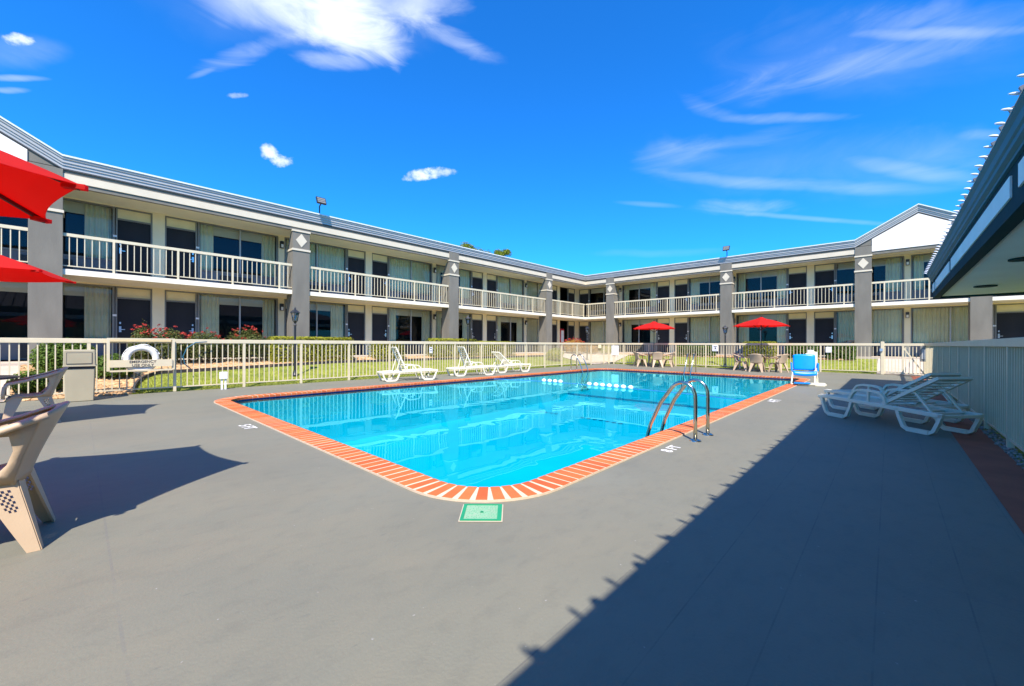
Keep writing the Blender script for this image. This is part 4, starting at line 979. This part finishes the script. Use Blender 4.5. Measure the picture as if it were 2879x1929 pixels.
# ================================================================== CHAIRS
def make_chair():
    t = thing('resin_chair', 'x', 'chair'); sm = dict(smooth=True, recalc=False)
    b = MB()
    def seat(s_, q):
        x = (s_ - .5) * .47 * (1 - .06 * q * 0 + .05 * q); y = -.20 + .45 * q; e = abs(s_ - .5) * 2
        return (x, y, .425 - .03 * math.sin(pi * q) * (1 - e ** 3) + .012 * e ** 4 - .05 * max(0, q - .85) / .15 * 1.0)
    b.grid(12, 14, seat); b.build('seat', M['resin'], t, solid=.012, **sm)
    b = MB()
    def back(s_, q):
        a = (s_ - .5) * 2; k_ = 1 - abs(a) ** 2.2
        x = .25 * a * (1 + .05 * q); y = -.19 - .035 * k_ - .17 * q ** 1.2 * (.62 + .38 * k_)
        top = .85 - .05 * abs(a) ** 2.5; return (x, y, .41 + (top - .41) * q)
    b.grid(22, 12, back); b.build('backrest', M['resin'], t, solid=.013, **sm)
    for sx in (-1, 1):
        b = MB(); A = []
        # arm ribbon sweeping from the back down to the front leg
        pts = [(.252, -.325, .81), (.268, -.25, .785), (.282, -.15, .745), (.292, -.05, .715), (.305, .06, .675), (.308, .15, .655), (.300, .225, .635), (.288, .262, .585), (.280, .272, .50), (.272, .272, .42)]
        for i, (x, y, z) in enumerate(pts): A.append((sx * x, y, z))
        n_ = len(A); vs = []
        for i in range(n_):
            p = Vector(A[i]); d = (Vector(A[min(n_ - 1, i + 1)]) - Vector(A[max(0, i - 1)])).normalized()
            out = Vector((sx, 0, 0)); nrm = out.cross(d).normalized() * (-sx)
            wv = .034
            vs += [p - out * wv, p - out * wv * .6 + nrm * -.008, p + out * wv * .6 - nrm * .008, p + out * wv, p + out * wv - nrm * -.026]
        b.add(vs, [(i * 5 + k, i * 5 + k + 1, (i + 1) * 5 + k + 1, (i + 1) * 5 + k) for i in range(n_ - 1) for k in range(4)])
        b.build('armrest', M['resin'], t, solid=.012, off=0, **sm)
        b = MB()
        E0 = [(-.188, .42), (-.204, .50), (-.224, .58), (-.250, .66), (-.269, .72), (-.293, .795)]
        E1 = [(.03, .425), (-.10, .45), (-.165, .53), (-.190, .61), (-.175, .70), (-.02, .705)]
        X0 = [.245, .25, .252, .255, .258, .262]; X1 = [.240, .25, .26, .27, .28, .292]
        b.grid(2, 5, lambda s_, t_: tuple((1 - s_) * a + s_ * c for a, c in zip((sx * X0[round(t_ * 5)], *E0[round(t_ * 5)]), (sx * X1[round(t_ * 5)], *E1[round(t_ * 5)]))))
        b.build('side_panel', M['resin'], t, solid=.012, off=0, smooth=True, recalc=False)
        for sy in (-1, 1):
            b = MB(); tx, ty = sx * .225, (.225 if sy > 0 else -.20); fx, fy = sx * .285, (.285 if sy > 0 else -.30)
            # L-section leg tapering to the foot; rear legs carry a little lattice at the top
            wt, wf = .15, .055
            o1 = [(tx, ty, .42), (fx, fy, 0), (fx, fy - sy * wf, 0), (tx, ty - sy * wt, .42)]
            o2 = [(tx, ty, .42), (fx, fy, 0), (fx - sx * wf, fy, 0), (tx - sx * wt, ty, .42)]
            def plate(q, win):
                a, b_, c_, d_ = (Vector(v) for v in q)
                def P(s_, t_): return a.lerp(b_, t_).lerp(d_.lerp(c_, t_), s_)
                if not win: b.grid(1, 6, lambda s_, t_: P(s_, t_)); return
                S = [0, .25, .34, .43, .52, .61, .70, 1]; T_ = [0, .1, .14, .18, .22, .26, .30, .34, .38, .42, 1]
                for i in range(7):
                    for j in range(10):
                        if 0 < i < 6 and 0 < j < 9 and (i + j) % 2 == 0: continue
                        b.add([P(S[i], T_[j]), P(S[i + 1], T_[j]), P(S[i + 1], T_[j + 1]), P(S[i], T_[j + 1])], [(0, 1, 2, 3)])
            plate(o1, sy < 0); plate(o2, False)
            b.build('leg', M['resin'], t, solid=.012, off=0, recalc=False)
    return t
C0 = make_chair()
UC = [(-1.155, 4.16), (-1.26, 9.34), (22.6, 9.9), (22.4, 4.5)]
def face(c, tgt): return math.atan2(tgt[1] - c[1], tgt[0] - c[0]) - pi / 2
CH = [((-.43, 4.04), R(86), 'tan resin chair nearest the camera at the left edge', 'chairs by the near red umbrellas'),
      ((-.50, 9.78), R(93), 'tan resin chair standing farther back in front of the waste bin', 'chairs by the near red umbrellas'),
      ((22.0, 10.45), face((22.0, 10.45), UC[2]), 'tan chair left of the table under the left far umbrella', 'chairs at the far tables'),
      ((21.95, 9.45), face((21.95, 9.45), UC[2]), 'tan chair with its back to the pool under the left far umbrella', 'chairs at the far tables'),
      ((22.75, 9.15), face((22.75, 9.15), UC[2]), 'tan chair right of the table under the left far umbrella', 'chairs at the far tables'),
      ((22.35, 5.35), face((22.35, 5.35), UC[3]), 'tan chair left of the table under the right far umbrella', 'chairs at the far tables'),
      ((21.6, 4.5), face((21.6, 4.5), UC[3]), 'tan chair with its back to the pool under the right far umbrella', 'chairs at the far tables'),
      ((22.1, 3.75), face((22.1, 3.75), UC[3]), 'tan chair right of the table under the right far umbrella', 'chairs at the far tables')]
for i, (p, rz, lab, g) in enumerate(CH):
    o = C0 if i == 0 else copy_tree(C0); place(o, (p[0], p[1], 0), rz, lab, g)
o = copy_tree(C0); place(o, (28.2, 1.75, .69), R(40), 'tan chair on the walkway against the grey column at the right', 'chairs at the far tables'); del o['group']

# ================================================================== TABLES and UMBRELLAS
def make_table():
    t = thing('round_table', 'x', 'table')
    b = MB(); b.lathe([(0, .69), (.50, .69), (.53, .70), (.53, .715), (.50, .725), (0, .725)], seg=40); b.build('tabletop', M['table'], t)
    for k in range(4):
        a = pi / 4 + k * pi / 2; b = MB(); b.tube([(.36 * math.cos(a), .36 * math.sin(a), .69), (.33 * math.cos(a), .33 * math.sin(a), .4), (.42 * math.cos(a), .42 * math.sin(a), 0)], .018, 8); b.build('leg', M['table'], t)
    return t
T0 = make_table()
for i, lab in enumerate(('round dark table at the left edge nearest the camera', 'round dark table at the left edge behind the second tan chair', 'round dark table under the left far umbrella', 'round dark table under the right far umbrella')):
    o = T0 if i == 0 else copy_tree(T0); u, v = [UC[0], (-1.15, 10.0), UC[2], UC[3]][i]; place(o, (u, v, 0), .2 * i, lab, 'round tables under the umbrellas')
def make_umbrella(k=6, Rr=1.255, tipz=2.235, apex=2.62):
    t = thing('patio_umbrella', 'x', 'umbrella')
    b = MB(); nr, na = 8, 12
    for s_ in range(k):
        a0, a1 = 2 * pi * s_ / k, 2 * pi * (s_ + 1) / k
        p0 = Vector((Rr * math.cos(a0), Rr * math.sin(a0), tipz)); p1 = Vector((Rr * math.cos(a1), Rr * math.sin(a1), tipz)); ap = Vector((0, 0, apex))
        def fn(x, y):
            rad = y; e0 = ap.lerp(p0, rad); e1 = ap.lerp(p1, rad); m_ = e0.lerp(e1, x); hump = 4 * x * (1 - x)
            m_.z += .05 * math.sin(pi * rad) ; m_ = m_ + (Vector((0, 0, 0)) - Vector((m_.x, m_.y, 0))) * (.05 * hump * rad ** 3)
            m_.z -= .035 * hump * rad * (1 - rad * .4); return m_
        b.grid(na, nr, fn)
    bm = bmesh.new(); me = bpy.data.meshes.new('x'); me.from_pydata(b.v, [], b.f); bm.from_mesh(me); bmesh.ops.remove_doubles(bm, verts=bm.verts, dist=.0008)
    bm.to_mesh(me); bm.free(); b2 = MB(); b2.v = [tuple(v.co) for v in me.vertices]; b2.f = [tuple(p.vertices) for p in me.polygons]
    can = b2.build('canopy', M['red'], t, solid=.004)
    bm = bmesh.new(); 
    b = MB(); 
    for s_ in range(k):
        a0, a1 = 2 * pi * s_ / k, 2 * pi * (s_ + 1) / k; c0, c1 = Vector((math.cos(a0), math.sin(a0), 0)), Vector((math.cos(a1), math.sin(a1), 0))
        b.add([(0, 0, apex + .07), c0 * .26 + Vector((0, 0, apex - .055)), c1 * .26 + Vector((0, 0, apex - .055))], [(0, 1, 2)])
    b.build('vent_cap', M['red'], can, solid=.004)
    for s_ in range(k):
        a = 2 * pi * s_ / k; b = MB(); c_ = Vector((math.cos(a), math.sin(a), 0))
        P = [c_ * r_ + Vector((0, 0, apex + (tipz - apex) * r_ / Rr + .05 * math.sin(pi * r_ / Rr) - .025)) for r_ in (.05, .4, .8, Rr - .01)]
        b.sweep(P, .018, .026); b.obox(c_ * .04 + Vector((0, 0, 2.05)), c_ * .62 + Vector((0, 0, apex + (tipz - apex) * .5)), .012, .02)
        b.build('rib', M['reddark'], t)
        q = MB(); e = c_ * Rr + Vector((0, 0, tipz - .012)); q.obox(e - c_ * .09, e + c_ * .02, .045, .03); q.build('tip_pocket', M['red'], t)
    b = MB(); b.lathe([(.019, .05), (.019, apex), (.03, apex + .02), (.03, apex + .1), (.0, apex + .12)], seg=12); b.build('pole', M['black'], t)
    b = MB(); b.lathe([(.25, 0), (.25, .04), (.20, .07), (.05, .09), (.035, .3), (.0, .3)], seg=28); b.build('base', M['black'], t)
    b = MB(); b.lathe([(.045, 2.02), (.045, 2.08), (0, 2.08)], seg=12); b.build('hub', M['black'], t)
    return t
U0 = make_umbrella()
a1 = math.atan2(.78, .971); a2 = math.atan2(9.67 - 9.34, -.064 + 1.26)
for i, (lab, rz) in enumerate((('large red umbrella nearest the camera with its dark ribs seen from below', a1), ('second red umbrella at the left edge lower and farther back', a2), ('red umbrella over the left table at the far end of the pool', .4), ('red umbrella over the right table at the far end of the pool', .1))):
    o = U0 if i == 0 else copy_tree(U0); u, v = UC[i]; place(o, (u, v, 0), rz, lab, 'red patio umbrellas'); o.scale = (1, 1, 1 if i < 2 else .97)

# ================================================================== LOUNGERS
def make_lounger(ang):
    t = thing('sun_lounger', 'x', 'lounger'); XW = .31
    def arc(y0, y1, zt, zb):
        return [(y0, zt), (y0 + .03 * (1 if y1 > y0 else -1), zt - .11), (y0 + .09 * (1 if y1 > y0 else -1), zb + .035), (y0 + .15 * (1 if y1 > y0 else -1), zb), ((y0 + y1) / 2, zb), (y1 - .15 * (1 if y1 > y0 else -1), zb), (y1 - .09 * (1 if y1 > y0 else -1), zb + .035), (y1 - .03 * (1 if y1 > y0 else -1), zt - .11), (y1, zt)]
    for sx in (-1, 1):
        b = MB(); P = lambda pts: [(sx * XW, y, z) for y, z in pts]
        b.sweep(P([(-.95, .285), (-.6, .30), (-.15, .31), (.3, .325), (.7, .335), (.93, .335), (.99, .315)]), .05, .06)
        b.build('side_rail', M['resinw'], t, bevel=.008)
        for (y0, y1) in ((.93, .36), (-.93, -.36)):
            q = MB(); q.sweep(P(arc(y0, y1, .31, .025)), .05, .045); q.sweep([(sx * XW, (y0 + y1) / 2 - .14, .03), (sx * XW, (y0 + y1) / 2 + .14, .03)], .07, .055); q.build('leg', M['resinw'], t)
        b = MB(); b.sweep(P([(-.20, .32), (-.17, .44), (-.11, .505), (0, .525), (.2, .525), (.30, .50), (.36, .42), (.40, .34)]), .05, .032); b.sweep(P([(.08, .33), (.08, .52)]), .03, .03); b.build('armrest', M['resinw'], t)
    b = MB()
    for k in range(12): y = -.09 + k * .0915; b.box(-XW + .02, XW - .02, y - .024, y + .024, .315 + .02 * k / 12, .331 + .02 * k / 12)
    b.box(-XW, XW, .93, .985, .30, .345); b.build('seat', M['resinw'], t)
    b = MB(); b.box(-XW + .02, XW - .02, -.95, -.90, .26, .30); b.box(-XW + .02, XW - .02, -.75, -.69, .27, .30); b.box(-XW + .02, XW - .02, -.52, -.46, .27, .30); b.build('rear_crossbars', M['resinw'], t)
    d = Vector((0, -math.cos(ang), math.sin(ang))); nrm = Vector((0, math.sin(ang), math.cos(ang))); o_ = Vector((0, -.13, .345))
    b = MB()
    for sx in (-1, 1): b.sweep([o_ + Vector((sx * (XW - .03), 0, 0)), o_ + d * .45 + Vector((sx * (XW - .04), 0, 0)), o_ + d * .84 + Vector((sx * (XW - .05), 0, 0))], .05, .045, up=nrm)
    for k in range(8): c_ = o_ + d * (.07 + .092 * k); b.sweep([c_ - Vector((XW - .05, 0, 0)), c_ + Vector((XW - .05, 0, 0))], .032, .014, up=nrm)
    c_ = o_ + d * .83; b.sweep([c_ - Vector((XW - .03, 0, 0)), c_ + Vector((XW - .03, 0, 0))], .07, .04, up=nrm)
    back = b.build('backrest', M['resinw'], t)
    m_ = o_ + d * .48
    for sx in (-1, 1): b = MB(); e = Vector((sx * (XW - .06), m_.y - .05 - .22 * math.cos(ang), .30)); b.sweep([m_ + Vector((sx * (XW - .06), 0, 0)), e], .03, .025); b.build('prop', M['resinw'], back)
    return t
lo_hi, lo_lo, lo_near = make_lounger(R(66)), make_lounger(R(40)), make_lounger(R(32))
LG = 'white loungers along the far side of the pool'; LN = 'white loungers in the shade by the near fence'
place(lo_hi, (7.75, 12.15, 0), -pi / 2 - R(15), 'white lounger with raised back, leftmost of the three across the pool', LG)
place(copy_tree(lo_hi), (10.75, 12.25, 0), -pi / 2 - R(13), 'white lounger with raised back, middle of the three across the pool', LG)
place(lo_lo, (13.2, 12.45, 0), -pi / 2 - R(9), 'white lounger with lowered back, rightmost of the three across the pool', LG)
ang = math.atan2(.76, .65) - pi / 2
place(lo_near, (8.85, -.02, 0), ang, 'white slatted lounger nearest the camera in the shade by the right fence', LN)
place(copy_tree(lo_near), (9.95, .0, 0), ang, 'white slatted lounger standing behind the nearest one in the shade', LN)

# ================================================================== POOL FITTINGS
def ladder(label, loc, rz, group='stainless pool ladders', treads=True):
    t = thing('pool_ladder', label, 'ladder', loc, rz, group)          # y+ points to the water
    for sx in (-1, 1):
        x = sx * .245; P = [(x, 0, .0), (x, 0, .3), (x, 0, .52)] + [(x, .17 - .17 * math.cos(R(a)), .55 + .20 * math.sin(R(a))) for a in range(8, 150, 12)] + [(x, .46, .45), (x, .60, .14), (x, .655, -.05), (x, .66, -.2), (x, .66, -.95)]
        b = MB(); b.tube(P, .0245, 14); r_ = b.build('handrail', M['steel'], t, smooth=True)
        b = MB(); b.lathe([(.024, .03), (.04, .028), (.07, .012), (.075, .0), (0, 0)][::-1], (x, 0, 0), 24); b.build('escutcheon', M['steel'], r_, smooth=False)
    for k in range(3): b = MB(); b.box(-.235, .235, .62, .70, -.35 - .27 * k, -.325 - .27 * k); b.build('tread', M['resinw'], t)
ladder('bright stainless steel ladder rails at the near side of the pool', (5.72, 1.84, 0), 0, None)
ladder('small steel ladder rails at the far corner of the pool', (16.6, 11.32, 0), pi, None)
gr = thing('grab_rail', 'pale steel grab rail standing at the far end of the pool', 'rail', (19.1, 6.55, 0), 0)
for k, dy in enumerate((-.14, .14)):
    b = MB(); b.tube([(0, dy, 0), (0, dy, .75), (-.1, dy, .86), (-.25, dy, .80), (-.5, dy, .3), (-.75, dy, -.2), (-.78, dy, -.6)], .024, 10); b.build('rail', M['steel'], gr, smooth=True)
# lane float line
fl = thing('float_line', 'rope of white floats lying across the pool', 'float line', (11.1, 7.0, WL))
b = W(); path = []
def fpt(s_): v = 10.8 - 8.44 * s_; return (10.6 + .75 * math.sin(pi * min(1, s_ * 1.02)) * .9 + .1 * math.sin(s_ * 9), v, WL + .005)
for k in range(41): path.append(fpt(k / 40))
b.tube(path, .009, 6); b.build('rope', M['bluerope'], fl)
f0 = None
for v in (8.85, 8.62, 8.40, 8.18, 7.04, 6.79, 6.55, 6.31, 6.07, 5.83, 5.59):
    if f0 is None:
        b = MB(); seg = 14; prof = [(.01, -.075), (.05, -.06), (.068, -.02), (.07, .02), (.05, .06), (.01, .075)]
        b.add([(r_ * math.cos(2 * pi * k / seg), y_, r_ * math.sin(2 * pi * k / seg)) for r_, y_ in prof for k in range(seg)], [(i * seg + k, i * seg + (k + 1) % seg, (i + 1) * seg + (k + 1) % seg, (i + 1) * seg + k) for i in range(5) for k in range(seg)])
        f0 = b.build('float', M['sign'], fl, smooth=True); o = f0
    else: o = f0.copy(); COL.objects.link(o); o.parent = fl
    p = fpt((10.8 - v) / 8.44); o.location = (p[0] - 11.1, p[1] - 7.0, .03)
# skimmer lid
sk = thing('skimmer_lid', 'square green skimmer lid set in the deck at the near corner of the coping', 'lid', (2.035, 2.195, 0), R(-47))
b = MB(); b.box(-.155, .155, -.15, .15, .003, .007); b.build('lid_surround', M['conc'], sk)
b = MB(); b.box(-.147, .147, -.143, -.125, .007, .014); b.box(-.147, .147, .125, .143, .007, .014); b.box(-.147, -.122, -.125, .125, .007, .014); b.box(.115, .147, -.125, .125, .007, .014); b.build('lid_frame', M['green'], sk)
b = MB(); b.box(-.122, .115, -.125, .125, .005, .0095)
b.build('lid_plate', M['greenlt'], sk)
b = MB()
for i in range(20):
    for j in range(20):
        x, y = -.115 + i * .0118, -.118 + j * .0124
        if (i + j) % 2 and (i > 14 or random.random() < .45): b.box(x - .0025, x + .0025, y - .0025, y + .0025, .0095, .0105)
b.lathe([(.014, .0095), (.014, .012), (.007, .012), (.007, .0095)], (0, 0, 0), 12); b.build('lid_pattern', M['green'], sk)
# depth markings painted on the deck (read from the water side)
def mark(s_, label, loc, rz, size):
    t = thing('depth_marking', label, 'marking', (loc[0], loc[1], .0), rz, 'white depth figures painted on the deck'); 
    text(s_, size, 'figures', M['paint'], t, (0, 0, .004), (0, 0, 0), .0006)
mark('8 FT', 'white depth figures on the deck beside the near steel ladder', (4.85, 1.90), 0, .19)
mark('5 FT', 'white depth figures on the deck at the left side of the pool', (1.72, 7.0), -pi / 2, .22)
mark('4 FT', 'white depth figures on the deck between the pool and the white loungers', (10.65, 1.87), 0, .30)

# lift chair
lf = thing('pool_lift', 'blue moulded pool lift chair on a white frame at the right end of the pool', 'pool lift', (15.6, 1.95, 0), R(-80))
# local: -y faces the camera side
b = MB()
b.grid(10, 16, lambda s_, q: ((s_ - .5) * .60, -.27 + .47 * q, .455 - .03 * math.sin(pi * s_) - .02 * q - .12 * max(0, 1 - q / .14) ** 1.5)); b.build('seat', M['bluep'], lf, smooth=True, solid=.04, recalc=False)
b = MB(); b.grid(12, 10, lambda s_, q: ((s_ - .5) * (.58 - .05 * q * 0) * (1 - .12 * max(0, .3 - q)), .19 + .10 * q - .05 * math.cos((s_ - .5) * 2.6) + .04, .46 + .50 * q - .03 * (2 * abs(s_ - .5)) ** 4 * q)); b.build('backrest', M['bluep'], lf, smooth=True, solid=.045, recalc=False)
for sx in (-1, 1):
    b = MB(); b.tube([(sx * .33, .25, .55), (sx * .34, .1, .68), (sx * .34, -.15, .68), (sx * .33, -.2, .45)], .022, 8); b.box(sx * .34 - .015, sx * .34 + .015, -.15, .15, .47, .60); b.build('armrest', M['bluep'], lf)
b = MB(); b.box(-.33, .33, -.24, .22, .37, .40); b.tube([(-.31, -.22, .38), (-.33, -.32, .2), (-.35, -.36, .04)], .022, 8); b.tube([(.30, -.05, .38), (.33, 0, .2), (.33, .02, .03)], .022, 8); b.tube([(-.35, -.36, .04), (.3, -.38, .06)], .018, 8); b.build('frame', M['resinw'], lf)
b = MB(); b.box(-.28, .12, -.50, -.30, .07, .10); b.build('footrest', M['bluep'], lf)
b = MB(); b.box(.10, .55, -.12, .5, .01, .05); b.box(.27, .36, .36, .46, .05, 1.04); b.obox((.30, .40, 1.02), (.05, .36, .95), .07, .07); b.box(.10, .26, .34, .44, .95, 1.10); b.box(.25, .50, -.30, -.22, .005, .04); b.build('mast', M['resinw'], lf)

# waste bin
wb = thing('waste_bin', 'square tan waste bin with a hooded lid in front of the left fence', 'bin', (.03, 12.72, 0), R(-3)); wb.scale = (.72, .74, .97)
b = MB(); b.prism([(-.29, .0), (.29, 0), (.31, .72), (-.31, .72)], 'y', -.27, .27); b.build('bin_body', M['bin'], wb, bevel=.02)
b = MB(); b.box(-.32, .32, -.29, .29, .72, .765); b.build('bin_liner', M['binbag'], wb, bevel=.01)
b = MB(); b.prism([(-.33, .765), (.33, .765), (.32, 1.10), (.29, 1.13), (-.29, 1.13), (-.32, 1.10)], 'y', -.29, .29); lid = b.build('bin_hood', M['bin'], wb, bevel=.02)
b = MB(); b.box(-.25, .25, -.302, -.292, .83, 1.06); b.box(-.34, .34, -.31, .3, .765, .79); b.build('flap', M['bin'], lid, bevel=.006)
b = MB(); b.box(-.262, .262, -.2985, -.2905, .818, 1.072); b.build('flap_gap', M['darkline'], lid)
